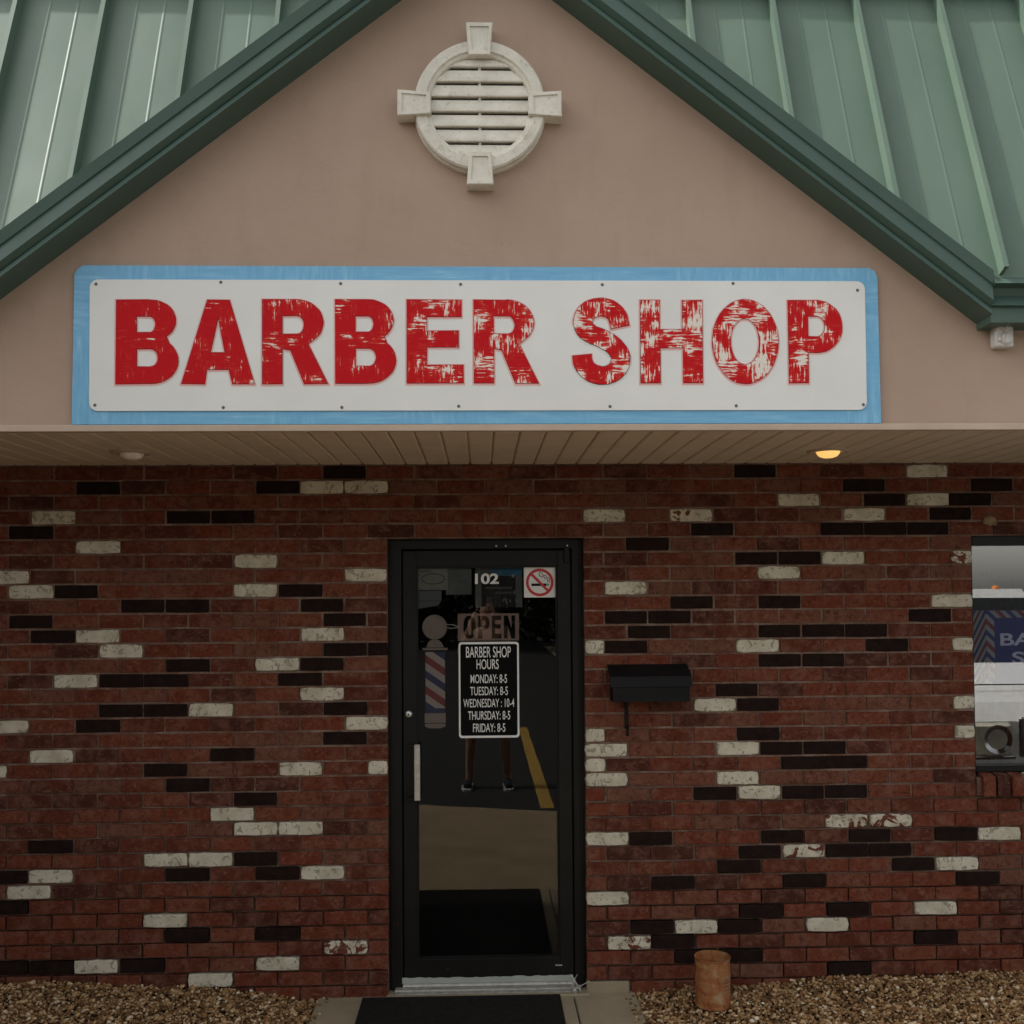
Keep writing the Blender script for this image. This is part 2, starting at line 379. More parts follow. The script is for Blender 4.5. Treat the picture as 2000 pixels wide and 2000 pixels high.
def text(name, s, x0, x1, z0, z1, y, mat, parent=None, bold=0.0, depth=.0008):
    cu = bpy.data.curves.new(name, 'FONT'); cu.body = s; cu.extrude = .002; cu.offset = bold
    me = curve_to_mesh(cu, name)
    n = len(me.vertices); co = np.zeros(n*3, 'f'); me.vertices.foreach_get('co', co); co = co.reshape(-1, 3)
    mn, mx = co.min(0), co.max(0)
    co[:, 0] = x0+(co[:, 0]-mn[0])/(mx[0]-mn[0])*(x1-x0); co[:, 2] = z0+(co[:, 2]-mn[2])/(mx[2]-mn[2])*(z1-z0)
    co[:, 1] = (co[:, 1]-mn[1])/(mx[1]-mn[1])*depth-depth
    me.vertices.foreach_set('co', co.ravel()); me.update()
    me.transform(Matrix.Translation((0, y, 0)))
    return mesh_obj(name, me, mat, parent)
def struct(o): o['kind'] = 'structure'; return o

# ------------------------------------------------------------------ ground
def sheet(name, pts, z, mat): return struct(pyobj(name, [(x, y, z) for x, y in pts], [tuple(range(len(pts)))], mat))
sheet('parking_lot', [(-150, -150), (150, -150), (150, 60), (-150, 60)], -.045, 'asphalt')
wk = MB().box(-.75, .405, -1.52, .03, -.12, -.012, .004).box(.411, .69, -1.52, .03, -.12, -.012, .004)
struct(wk.obj('walkway', 'concrete'))
apr = MB().prism([(-2.6, -4.75), (1.5, -3.55), (1.5, -1.526), (-2.6, -1.526)], 'z', -.12, -.016); struct(apr.obj('sidewalk', 'concrete_warm'))
sheet('parking_line', [(.50, -9.5), (.62, -9.5), (.62, -4.06), (.50, -4.06)], -.041, 'yellow_paint')
sheet('driveway', [(2.2, -32), (30, -32), (30, -14), (2.2, -14)], -.040, 'concrete')
def gravel_h(x):
    return float(np.interp(x, [-4, -2.17, -1.49, -.95, -.76, .70, .9, 1.3, 1.78, 2.5, 5], [.08, .075, .055, .005, -.03, -.03, -.012, .018, .035, .042, .042]))
def gz(x, y): return gravel_h(x)-.05*max(0, (-y)-.25)+.008*math.sin(x*9+y*13)
gv, gf = [], []
for (xa, xb) in ((-3.6, -.75), (.69, 4.8)):
    nx, ny, b0 = 50, 16, len(gv)
    for j in range(ny+1):
        for i in range(nx+1):
            x = xa+(xb-xa)*i/nx; y = .03-1.55*j/ny; gv.append((x, y, gz(x, y)-.012))
    for j in range(ny):
        for i in range(nx):
            a = b0+j*(nx+1)+i; gf.append((a, a+nx+1, a+nx+2, a+1))
struct(pyobj('planting_bed', gv, gf, 'soil', smooth=True))
# pebbles: real stones, far too many to count
t_ = (1+5**.5)/2
ico = np.array([(-1, t_, 0), (1, t_, 0), (-1, -t_, 0), (1, -t_, 0), (0, -1, t_), (0, 1, t_), (0, -1, -t_), (0, 1, -t_), (t_, 0, -1), (t_, 0, 1), (-t_, 0, -1), (-t_, 0, 1)])/1.9
icf = np.array([(0, 11, 5), (0, 5, 1), (0, 1, 7), (0, 7, 10), (0, 10, 11), (1, 5, 9), (5, 11, 4), (11, 10, 2), (10, 7, 6), (7, 1, 8), (3, 9, 4), (3, 4, 2), (3, 2, 6), (3, 6, 8), (3, 8, 9), (4, 9, 5), (2, 4, 11), (6, 2, 10), (8, 6, 7), (9, 8, 1)])
PV, PF, PR = [], [], []
def pebble(x, y, z, s, elong=1.0):
    v = ico*(1+rng.uniform(-.22, .22, (12, 1)))*np.array([s*rng.uniform(.9, 1.5)*elong, s*rng.uniform(.7, 1.0), s*rng.uniform(.5, .9)])
    a, b_, c_ = rng.uniform(0, 6.28), rng.uniform(-.7, .7), rng.uniform(-.7, .7)
    Rz = np.array([[math.cos(a), -math.sin(a), 0], [math.sin(a), math.cos(a), 0], [0, 0, 1]])
    Rx = np.array([[1, 0, 0], [0, math.cos(b_), -math.sin(b_)], [0, math.sin(b_), math.cos(b_)]])
    Ry = np.array([[math.cos(c_), 0, math.sin(c_)], [0, 1, 0], [-math.sin(c_), 0, math.cos(c_)]])
    PF.append(icf+12*len(PV)); PV.append(v@(Rz@Rx@Ry).T+np.array([x, y, z])); r = rng.beta(1.0, 1.25); PR.append(r)
def scatter(xa, xb, ya, yb, n, lift=.012, edge=None):
    for _ in range(n):
        x, y = rng.uniform(xa, xb), rng.uniform(ya, yb)
        s = float(np.clip(rng.lognormal(-5.0, .36), .0035, .015))
        pebble(x, y, gz(x, y)+rng.uniform(-.006, lift), s, rng.choice([1, 1, 1.5]))
scatter(-3.2, -.75, -.62, -.004, 15000); scatter(.695, 4.0, -.62, -.004, 19000)
scatter(-3.2, -.75, -1.45, -.6, 2600); scatter(.695, 4.0, -1.45, -.6, 3200)
scatter(.72, .95, -.1, -.01, 60, .03)
for _ in range(70):    # strays on the slab edges
    sx = rng.choice([-1, 1]); x = (-.745+abs(rng.normal(0, .03))) if sx < 0 else (.685-abs(rng.normal(0, .03)))
    pebble(x, rng.uniform(-.7, -.01), -.006, rng.uniform(.004, .009))
PV = np.concatenate(PV); PF = np.concatenate(PF)
me = bpy.data.meshes.new('gravel'); me.vertices.add(len(PV)); me.vertices.foreach_set('co', PV.ravel())
me.loops.add(PF.size); me.polygons.add(len(PF)); me.loops.foreach_set('vertex_index', PF.ravel().astype(np.int32))
me.polygons.foreach_set('loop_start', np.arange(0, PF.size, 3, dtype=np.int32)); me.update(calc_edges=True); me.validate()
face_attr(me, np.repeat(np.array(PR, 'f'), 20))
g = mesh_obj('gravel', me, 'pebble'); g['kind'] = 'stuff'; tag(g, 'loose tan and brown gravel along the foot of the brick wall', 'gravel')

# ------------------------------------------------------------------ building
B = thing('shop_building', 'brick barber shop building with pink stucco gable and green metal mansard roof', 'building')
BL, BH, JT = .2032, .0677, .0100
DX0, DX1, DZ1 = -.435, .474, 2.0716          # door opening
WX0, WX1, WZ0, WZ1 = 2.290, 3.95, .965, 2.0716   # window opening
XL, XR = -3.2, 4.6
WHITE = {-6: [2.08], -5: [-.69, -.48], -4: [1.47, 2.08], -3: [-1.94, .55, 1.78], -1: [-1.73], 0: [-1.03, 1.67], 1: [-.51, -2.12, 1.38], 2: [-2.05, -1.02, .66], 3: [2.19], 5: [-1.74, -.71], 6: [-1.64, .51, 1.28, 2.23], 7: [-.93], 8: [-1.85], 9: [-.73], 10: [-1.24, 1.07, 2.23], 11: [-.53, -2.12], 12: [.5, 2.23], 13: [-1.95, .56, 1.18], 14: [-.83, -.47, -2.18, .51], 15: [.56, 1.18], 16: [1.28], 17: [-1.16], 18: [-1.05, -.84], 19: [2.4, .56], 20: [-1.46, -1.25], 21: [-1.97, -.74, 2.2], 22: [-2.06], 23: [.56], 24: [-1.45, 2.11], 25: [.97, 1.59], 27: [-1.75, -.95], 28: [-1.25]}
PATCHY = {-3: [.97], 0: [2.22], 18: [1.68, 1.88], 20: [1.48], 26: [.67, -.64]}
DARK = {-6: [-.58, 1.26], -5: [-.9, -1.72, 1.78, 2.4], -4: [1.88, 2.29], -3: [-1.32, -1.12, 2.19], -2: [-2.05, 1.67, 1.87, 2.08, 1.05], -1: [.77], 0: [1.27, 1.47], 2: [-1.85, -.82], 3: [-1.51, -1.33, -.66, .97, 1.37], 4: [-2.04, -.62, .66, .87, 2.08], 5: [-1.94, .76, 1.38, 1.58, 1.78], 6: [-.62, -.48, .67, 1.89], 7: [-1.34, -.72, 1.38, 1.58], 8: [-1.65, -1.44, -.83], 9: [1.17], 10: [-1.64, -1.44, -.63, 1.28], 11: [-1.76], 12: [-.63, 1.27], 13: [-1.14, 1.38, 1.59], 14: [-1.44, 1.5, 1.69], 15: [-1.35], 16: [-1.03, 1.07, 1.48, 1.69], 19: [-1.97, 1.79, 2.19, 1.37, .76], 20: [-1.05, 1.68, 1.89, 1.26], 21: [-1.36, -.94, -2.13, 1.99, 1.17], 22: [1.49, 2.31, .86], 23: [-2.13], 24: [1.28, 1.69], 25: [-1.36, -.95, 1.18, .77], 26: [2.11, .87], 27: [-2.12, -1.95, -1.56, 1.17, .97], 28: [1.69]}
def zk(k): return (29.6-k)*BH
bricks = []     # (row, x0, x1, z0, z1)
def row_spans(k):
    zt, zb = zk(k), zk(k+1); par = k % 2
    jl = -.5254 if par == 0 else -.427     # a joint just left of the door
    jr = .5654 if par == 0 else .467      # a joint just right of it
    left = []; x = jl
    while x > XL: left.append((x-BL, x)); x -= BL
    right = []; x = jr
    while x < XR: right.append((x, x+BL)); x += BL
    mid = [(jl+(jr-jl)*i/5, jl+(jr-jl)*(i+1)/5) for i in range(5)] if par == 0 else [(jl+(jr-jl)*i/4, jl+(jr-jl)*(i+1)/4) for i in range(4)]
    spans = left+mid+right
    holes = []
    if zt <= DZ1+.001: holes.append((DX0, DX1))
    if zt <= WZ1+.001 and zb > WZ0-.055-.06: holes.append((WX0, WX1))
    out = []
    for a, b_ in spans:
        segs = [(a, b_)]
        for h0, h1 in holes:
            ns = []
            for s0, s1 in segs:
                if s1 <= h0+.004 or s0 >= h1-.004: ns.append((s0, s1)); continue
                if s0 < h0: ns.append((s0, h0+JT/2))
                if s1 > h1: ns.append((h1-JT/2, s1))
            segs = ns
        out += [q for q in segs if q[1]-q[0] > .03]
    return out, holes
mv, mf = [], []
for k in range(-6, 32):
    spans, holes = row_spans(k)
    for a, b_ in spans: bricks.append((k, a+JT/2-random.choice((0, 0, .002, .0035)), b_-JT/2+random.choice((0, 0, .002, .0035)), zk(k+1)+JT/2-random.choice((0, 0, .0015)), zk(k)-JT/2+random.choice((0, 0, .0015))))
    cuts = [XL]+[q for h in holes for q in h]+[XR]
    rec = .0015 if k < 6 else (.004 if k < 17 else (.008 if k < 23 else .018))
    for a, b_ in zip(cuts[::2], cuts[1::2]):
        n = len(mv); y = rec+random.uniform(-.001, .001)
        zt_, zb_ = zk(k)+(.03 if k == -6 else .001), zk(k+1)-.001
        mv += [(a, y, zb_), (b_, y, zb_), (b_, y, zt_), (a, y, zt_), (a, .10, zb_), (b_, .10, zb_), (b_, .10, zt_), (a, .10, zt_)]
        mf += [(n, n+1, n+2, n+3), (n+3, n+2, n+6, n+7), (n+4, n+5, n+1, n), (n, n+3, n+7, n+4), (n+1, n+5, n+6, n+2)]
for k in range(-4, 16):      # bed joints struck nearly flush
    _, holes = row_spans(k-1); _, h2 = row_spans(k); holes = holes if len(holes) > len(h2) else h2
    cuts = [XL]+[q for h in holes for q in h]+[XR]
    for a, b_ in zip(cuts[::2], cuts[1::2]):
        m = 40; n = len(mv); z = zk(k)
        for i in range(m+1):
            x = a+(b_-a)*i/m; hh_ = .0048+random.uniform(-.0006, .0008); y = random.uniform(-.0014, .0006)
            mv += [(x, y, z-hh_), (x, y-.0006, z+hh_)]
        mf += [(n+2*i, n+2*i+2, n+2*i+3, n+2*i+1) for i in range(m)]
wall = pyobj('brick_wall', mv, mf, 'mortar', B)
def brick_geo(w_, h_, kind, seed):
    r = random.Random(seed); hw, hh = w_/2, h_/2
    proud = {'brick_red': .003, 'brick_dark': .003}.get(kind, .006)+r.uniform(-.0012, .0016)
    rough_ = kind in ('brick_white', 'brick_patchy'); nseg = 6 if rough_ and w_ > .12 else (4 if rough_ else 3)
    bev = .0032 if rough_ else .0018
    pts = []
    for i in range(nseg): pts.append((-hw+2*hw*i/nseg, -hh))
    pts.append((hw, -hh)); pts.append((hw, 0))
    for i in range(nseg): pts.append((hw-2*hw*i/nseg, hh))
    pts.append((-hw, hh)); pts.append((-hw, 0))
    jit = .0019 if rough_ else .0008
    cc = .005 if rough_ else .0012
    P0 = []
    for x, z in pts:
        if abs(abs(x)-hw) < 1e-6 and abs(abs(z)-hh) < 1e-6: x -= math.copysign(cc*r.uniform(.4, 1.3), x); z -= math.copysign(cc*r.uniform(.3, .8), z)
        P0.append((x+r.uniform(-jit, jit), z+r.uniform(-jit, jit)))
    n = len(P0); tx, tz = r.uniform(-.007, .007), r.uniform(-.02, .02)
    def yy(x, z): return -proud+tx*x+tz*z
    v = [(x, .03, z) for x, z in P0]+[(x, yy(x, z)+bev, z) for x, z in P0]
    v += [(x-math.copysign(min(bev, abs(x)), x), yy(x, z)+r.uniform(-.0004, .0004), z-math.copysign(min(bev, abs(z)), z)) for x, z in P0]
    f = [(i, (i+1) % n, n+(i+1) % n, n+i) for i in range(n)]+[(n+i, n+(i+1) % n, 2*n+(i+1) % n, 2*n+i) for i in range(n)]
    v.append((0, yy(0, 0)-.0004, 0)); f += [(2*n+i, 2*n+(i+1) % n, 3*n) for i in range(n)]
    return v, f
def near(d, k, x0, x1):
    return any(x0-.012 < x < x1+.012 for x in d.get(k, ()))
def kind_of(k, x0, x1):
    if near(WHITE, k, x0, x1): return 'brick_white'
    if near(PATCHY, k, x0, x1): return 'brick_patchy'
    if near(DARK, k, x0, x1): return 'brick_dark'
    if x0 > 2.62 or x1 < -2.35:
        q = random.random(); return 'brick_white' if q < .09 else ('brick_dark' if q < .2 else 'brick_red')
    return 'brick_red'
def show(b):          # how large a brick shows to a person standing at the camera
    k, x0, x1, z0, z1 = b; c = Vector(((x0+x1)/2, 0, (z0+z1)/2))-CAM
    dz = c.dot(fw); u, v = c.dot(ri)/dz, c.dot(up)/dz
    if abs(u) > .49 or not (-.43 < v < .55) or z0 < .05: return 0
    return (x1-x0)*(z1-z0)/dz**2
infos = []
for b_ in bricks:
    kd = kind_of(b_[0], b_[1], b_[2]); s = show(b_)
    infos.append((round(s/2.5e-5), kd != 'brick_red', s, kd, b_))
infos.sort(key=lambda q: (q[0] > 0, q[1], q[2]), reverse=True)
share = {}
SV, SF, SM, SR = [], [], [], []
order = ['brick_red', 'brick_dark', 'brick_white', 'brick_patchy']
for n, (q, sp, s, kd, (k, x0, x1, z0, z1)) in enumerate(infos):
    w_, h_ = x1-x0, z1-z0; cx, cz = (x0+x1)/2, (z0+z1)/2
    concrete_end = (k == 29 and .45 < cx < .66)
    if n < 300 and s > 0:
        key = (kd, round(w_, 3), round(h_, 4), n % (10 if kd == 'brick_red' else 8))
        if key not in share:
            v, f = brick_geo(w_, h_, kd, hash(key) & 0xffff)
            m_ = bpy.data.meshes.new('brick'); m_.from_pydata(v, [], f); m_.update(); m_.materials.append(MATS[kd])
            face_attr(m_, [random.betavariate(.8, .8)]*len(f)); share[key] = m_
        o = link(bpy.data.objects.new('brick', share[key]), wall)
        o.location = (cx+random.uniform(-.001, .001), random.uniform(-.0008, .0008), cz+random.uniform(-.0008, .0008)); o.rotation_euler = (0, random.uniform(-.004, .004), 0)
    else:
        v, f = brick_geo(w_, h_, kd, n); r = random.betavariate(.8, .8); b0 = len(SV)
        SV += [(x+cx, y, z+cz) for x, y, z in v]; SF += [tuple(i+b0 for i in q_) for q_ in f]
        SM += [4 if concrete_end else order.index(kd)]*len(f); SR += [r]*len(f)
m_ = bpy.data.meshes.new('brick'); m_.from_pydata(SV, [], SF); m_.update()
for q in order+['concrete']: m_.materials.append(MATS[q])
m_.polygons.foreach_set('material_index', SM); face_attr(m_, SR)
o = link(bpy.data.objects.new('brick', m_), wall); o['kind'] = 'stuff'

# side walls and closed dark room behind the front
MB().box(-3.45, XL, 0.0, 5.0, -.1, 2.43).box(XR, 4.85, 0.0, 5.0, -.1, 2.43).box(-3.45, 4.85, 5.0, 5.2, -.1, 4.2).obj('side_wall', 'mortar', B)
rm = MB()
rx0, rx1, ry0, ry1, rz0, rz1 = XL, XR, .10, 4.9, -.005, 2.42
rm.add([(rx0, ry0, rz0), (rx1, ry0, rz0), (rx1, ry1, rz0), (rx0, ry1, rz0), (rx0, ry0, rz1), (rx1, ry0, rz1), (rx1, ry1, rz1), (rx0, ry1, rz1)],
       [(0, 1, 2, 3), (4, 7, 6, 5), (3, 2, 6, 7), (0, 3, 7, 4), (1, 5, 6, 2)])
for (a, b_, c, d) in ((XL, DX0, -.005, 2.42), (DX1, WX0, -.005, 2.42), (WX1, XR, -.005, 2.42), (DX0, DX1, DZ1, 2.42), (WX0, WX1, WZ1, 2.42), (WX0, WX1, -.005, WZ0-.06)):
    n = len(rm.v); rm.add([(a, .102, c), (b_, .102, c), (b_, .102, d), (a, .102, d)], [(0, 1, 2, 3)])
rm.obj('interior_room', 'interior', B)

# ------------------------------------------------------------------ soffit, frieze, gable
SOF = 2.412; FY = -.98
sof = MB().box(XL-.2, XR+.2, -.985, .11, SOF+.0135, SOF+.02).obj('soffit', 'soffit_beige', B)
pitch = .0985; bw = pitch-.005
prof = [(-bw/2, SOF+.012), (-bw/2, SOF+.004), (-bw/2+.006, SOF), (bw/2-.006, SOF), (bw/2, SOF+.004), (bw/2, SOF+.012)]
sb = MB().prism([(x, z) for x, z in prof], 'y', -.972, -.012)
smesh = bpy.data.meshes.new('soffit_board'); smesh.from_pydata(sb.v, [], sb.f); smesh.update(); smesh.materials.append(MATS['soffit_beige'])
x = XL-.15
while x < XR+.15:
    o = link(bpy.data.objects.new('soffit_board', smesh), sof); o.location = (x, random.uniform(-.003, .001), random.uniform(-.0008, .0003)); x += pitch
MB().box(XL-.2, XR+.2, -1.0, -.972, 2.407, 2.431, .002).obj('fascia_channel', 'channel_beige', B)
SL = .769; AP = 4.388                      # rake slope, height of the outer rake edge at the apex
EX = 1.852                                # rake ends
gw = []
gab = [(XL-.2, 2.431), (XR+.2, 2.431), (XR+.2, 2.93), (EX+.05, 2.93), (0, AP-.10), (-EX-.05, 2.93), (XL-.2, 2.93)]
MB().prism(gab, 'y', FY, FY+.10).obj('gable_wall', 'stucco', B)
# rake mouldings: profile (depth Y, drop v), swept along the slope with a plumb cut at the eave
rprof = [(-1.120, 0.0), (-1.113, .046), (-1.106, .048), (-1.114, .106), (-1.084, .130), (-1.096, .132), (-1.102, .153), (-.979, .158), (-.979, 0.0)]
for sx in (-1, 1):
    v, f = [], []
    for i, xx in enumerate((0.0, EX)):
        for (yy, dv) in rprof:
            v.append((sx*xx, yy, AP-SL*xx-dv))
    n = len(rprof)
    for i in range(n): f.append((i, (i+1) % n, n+(i+1) % n, n+i) if sx > 0 else (n+i, n+(i+1) % n, (i+1) % n, i))
    f.append(tuple(range(n, 2*n)))
    pyobj('rake_trim', v, f, 'trim_green', B)
    # narrow dark joint between cap and moulding, and the gable's own roof sheet running back into the mansard
    v = [(0, -1.10, AP-.001), (sx*EX, -1.10, AP-SL*EX-.001), (sx*EX, .3, AP-SL*EX-.001), (0, .3, AP-.001), (0, -1.10, AP-.012), (sx*EX, -1.10, AP-SL*EX-.012), (sx*EX, .3, AP-SL*EX-.012), (0, .3, AP-.012)]
    pyobj('gable_roof', v, [(0, 1, 2, 3), (7, 6, 5, 4), (0, 4, 5, 1)], 'trim_green', B)
# eaves either side of the gable
EZ = 2.936
eprof = [(-1.110, EZ+.003), (-1.128, EZ-.020), (-1.085, EZ-.026), (-1.072, EZ-.052), (-1.106, EZ-.094), (-1.088, EZ-.098), (-1.088, EZ-.152), (-.979, EZ-.154), (-.979, EZ+.02)]
for a, b_ in ((EX+.001, XR+.2), (XL-.2, -EX-.001)):
    MB().prism(eprof[::-1], 'x', a, b_).obj('eave_trim', 'trim_green', B)
# mansard: standing seam pans
MY0, MZ0, MRUN = -1.108, 2.945, .382
MTOP = 4.345
def my(z): return MY0+(z-MZ0)*MRUN
def zstart(x): return max(MZ0-.004, AP-SL*abs(x)-.03) if abs(x) < EX+.02 else MZ0-.004
nz_, ny_ = -1/math.hypot(1, MRUN), MRUN/math.hypot(1, MRUN)      # outward normal is (0, nz_, ny_)
roof = MB().box(XL-.2, XR+.2, .05, 5.2, 4.15, 4.2).obj('mansard_roof', 'roof_green', B)
def on_roof(x, z, h): return (x, my(z)+nz_*h, z+ny_*h)
SP = .3445
def pan(x0):
    us = [0, .012, .12, .2, .32, .335, .345, .36, .5, .64, .655, .665, .68, .8, .88, .988, 1.0]
    rows = 26; ph, am = random.uniform(0, 6), random.uniform(.0012, .0026); lean = random.uniform(-.002, .002)
    v, f = [], []
    for j in range(rows+1):
        for u in us:
            x = x0+u*SP; zs = min(zstart(x), MTOP-.01); z = zs+(MTOP-zs)*j/rows
            h = am*math.sin(math.pi*u)+.0009*math.sin(z*5.5+ph)*math.sin(math.pi*u*2)+lean*(u-.5)
            if u in (.335, .345, .655, .665): h += .0012
            v.append(on_roof(x, z, h))
    m = len(us)
    for j in range(rows):
        for i in range(m-1): f.append((j*m+i, j*m+i+1, (j+1)*m+i+1, (j+1)*m+i))
    return shade_auto(pyobj('roof_panel', v, f, 'roof_green', roof), 6)
def seam(x):
    zs = zstart(x)+(.012 if abs(x) > EX-.02 else 0)
    if zs > MTOP-.06: return
    v, f = [], []
    sec = [(-.0075, 0), (-.0065, .034), (-.009, .036), (-.009, .046), (.009, .046), (.009, .036), (.0065, .034), (.0075, 0)]
    n = len(sec)
    for z in (zs, MTOP):
        for dx_, h in sec: v.append(on_roof(x+dx_, z, h))
    for i in range(n-1): f.append((i, i+1, n+i+1, n+i))
    f.append(tuple(range(n)))
    pyobj('roof_seam', v, f, 'roof_green', roof)
xs = []
x = .851-4*SP
while x < XR+.2:
    if x > -.45: xs.append(x)
    x += SP
x = -.794+2*SP
while x > XL-.5:
    xs.append(x); x -= SP
for x in sorted(xs):
    if zstart(x+SP/2) < MTOP-.05 or zstart(x) < MTOP-.05 or zstart(x+SP) < MTOP-.05: pan(x)
    seam(x)
cy, czz = my(MTOP), MTOP
capp = [(cy+.3, czz+.10), (cy-.065, czz+.10), (cy-.075, czz-.052), (cy-.062, czz-.055), (cy-.052, czz-.01), (cy+.3, czz-.01)]
MB().prism(capp, 'x', XL-.2, XR+.2).obj('roof_cap', 'trim_green', roof)
MB().box(XL-.2, XR+.2, cy+.2, 5.2, 4.2, 4.4).obj('flat_roof', 'trim_green', roof)

# ------------------------------------------------------------------ door
dfm = MB()
FYF, FYB = .045, .10
for a, b_ in ((DX0, -.372), (.420, DX1)): dfm.box(a, b_, FYF, FYB, 0, DZ1-.001, .003)
dfm.box(DX0, DX1, FYF-.001, FYB, 2.022, DZ1, .003)
for a, b_ in ((DX0+.012, DX0+.022), (DX1-.022, DX1-.012)): dfm.box(a, b_, FYF-.006, FYF+.004, 0, DZ1-.012, .001)
df = dfm.obj('door_frame', 'bronze', B)
LX0, LX1, LZ0, LZ1 = -.367, .416, .050, 2.016
GX0, GX1, GZ0, GZ1 = -.303, .352, .132, 1.942
lf = MB(); LY0, LY1 = .050, .094
lf.box(LX0, GX0, LY0, LY1, LZ0, LZ1, .003).box(GX1, LX1, LY0, LY1, LZ0, LZ1, .003)
lf.box(GX0-.002, GX1+.002, LY0+.0006, LY1, LZ0, GZ0, .002).box(GX0-.002, GX1+.002, LY0+.0006, LY1, GZ1, LZ1, .002)
leaf = lf.obj('door', 'bronze', B)
bead = MB()
for a, b_, c, d in ((GX0, GX0+.006, GZ0, GZ1), (GX1-.006, GX1, GZ0, GZ1), (GX0+.006, GX1-.006, GZ0, GZ0+.006), (GX0+.006, GX1-.006, GZ1-.006, GZ1)): bead.box(a, b_, LY0+.006, LY0+.022, c, d)
bead.obj('glazing_bead', 'bronze', leaf)
GY = .072
pyobj('pane', [(GX0, GY, GZ0), (GX1, GY, GZ0), (GX1, GY, GZ1), (GX0, GY, GZ1)], [(0, 1, 2, 3)], 'door_glass', leaf)
def dx(c): return -.5296+.0005676*c          # measured positions across / up the door face
def dz(c): return 2.122-.000564*c
# lock, pull, hinge pivots, threshold
lk = MB().lathe([(0, -.010), (.011, -.010), (.0165, -.006), (.017, 0)], (dx(332), LY0, dz(1530)), 'y', 24).obj('lock_cylinder', 'steel', leaf, True)
MB().box(dx(332)-.0015, dx(332)+.0015, LY0-.0112, LY0-.0095, dz(1530)-.007, dz(1530)+.005).obj('keyhole', 'black_vinyl', lk)
hx0 = -.349
MB().box(hx0, hx0+.034, LY0-.004, LY0+.001, .868, 1.122, .001).box(hx0+.004, hx0+.034, LY0-.034, LY0-.003, 1.112, 1.122).box(hx0+.004, hx0+.034, LY0-.034, LY0-.003, .868, .878).obj('pull_plate', 'bronze', leaf)
MB().box(hx0+.034, hx0+.062, LY0-.040, LY0-.030, .866, 1.124, .003).obj('pull_handle', 'steel', leaf)
MB().box(.385, .412, LY0-.010, LY0+.002, 1.955, 2.03, .003).obj('pivot', 'bronze', leaf)
MB().box(.330, .362, LY0-.0012, LY0, .094, .100).obj('maker_plate', 'steel_dull', leaf)
for cx in (1055, 1133, 1640): MB().lathe([(0, -.0015), (.0035, -.001), (.004, 0)], (dx(cx), FYF-.001, dz(152)), 'y', 10).obj('screw', 'steel', df)
sw, sf = [], []
n = 44
for i in range(n+1):
    x = LX0-.008+(LX1-LX0+.004)*i/n
    sw += [(x, .045, .052+random.uniform(-.0025, .0035)), (x, .045, .026)]
for i in range(n): sf.append((2*i+1, 2*i+3, 2*i+2, 2*i))
pyobj('door_sweep', sw, sf, 'paper_grey', leaf)
th = MB().prism([(-.012, -.004), (.10, -.004), (.10, .020), (.055, .022), (.05, .010), (.012, .009), (.006, .004), (-.012, .003)], 'x', DX0+.03, DX1-.03)
th.obj('threshold', 'steel_dull', B)
MB().box(DX0-.01, DX1+.012, -.035, .09, -.11, -.005, .006).obj('door_sill', 'concrete', B)

# ------------------------------------------------------------------ window
WY = .060
wf = MB()
wf.box(WX0+.001, WX0+.016, .022, .10, WZ0, WZ1-.001, .002).box(WX1-.016, WX1-.001, .022, .10, WZ0, WZ1-.001, .002)
wf.box(WX0+.016, WX1-.016, .0222, .10, WZ1-.046, WZ1-.001, .002).box(WX0+.016, WX1-.016, .0222, .10, WZ0, WZ0+.028, .002)
win = wf.obj('window', 'bronze', B)
pyobj('pane', [(WX0+.014, WY, WZ0+.026), (WX1-.014, WY, WZ0+.026), (WX1-.014, WY, WZ1-.044), (WX0+.014, WY, WZ1-.044)], [(0, 1, 2, 3)], 'window_glass', win)
MB().box(WX0+.02, WX1-.02, .088, .092, 1.86, 2.026).obj('roller_blind', 'blind', win)
sill = MB().box(WX0+.004, WX1, -.01, .10, .862, .945).obj('window_sill', 'mortar', B)
sx_ = WX0+.022; i = 0
while sx_ < WX1-.05:
    kd = 'brick_white' if i in (3, 11) else ('brick_dark' if i in (7, 15) else 'brick_red')
    v, f = brick_geo(.0575, .092, kd, 900+i)
    v = [(x+sx_+.028, y*1.0-.034 if y < .02 else .02, z+.908+(.010 if y > .02 else 0)) for x, y, z in v]
    o = pyobj('sill_brick', v, f, kd, sill); face_attr(o.data, [random.random()]*len(f)); sx_ += .0677; i += 1

# ------------------------------------------------------------------ BARBER SHOP sign
SG = thing('barber_sign', 'long white BARBER SHOP sign with worn red letters and blue painted border', 'sign', (0, FY, 2.432))
SG.location = (0, 0, 0)
x0, x1, z0, z1 = -1.474, 1.477, 2.4335, 3.012
bloop = [(x0-.003, z0), (x1+.004, z0), (x1-.001, z1-.032), (x1-.010, z1-.012), (x1-.030, z1), (x0+.034, z1+.002), (x0+.016, z1-.010), (x0+.004, z1-.030)]
plate('backing_board', [bloop], FY-.0075, .013, 'sign_blue', SG)
px0, px1, pz0, pz1 = -1.413, 1.427, 2.482, 2.961
plate('face_panel', [rrect(px0, px1, pz0, pz1, .03)], FY-.0165, .005, 'sign_white', SG)
def sx(px): return -1.4735+(px-147)*.001886      # measured positions on the sign face
def sz(py): return 3.012-(py-521)*.001885
def arc(cx, cz, rx, rz, a0, a1, n=12): return [(cx+rx*math.cos(rad(a0+(a1-a0)*i/n)), cz+rz*math.sin(rad(a0+(a1-a0)*i/n))) for i in range(n+1)]
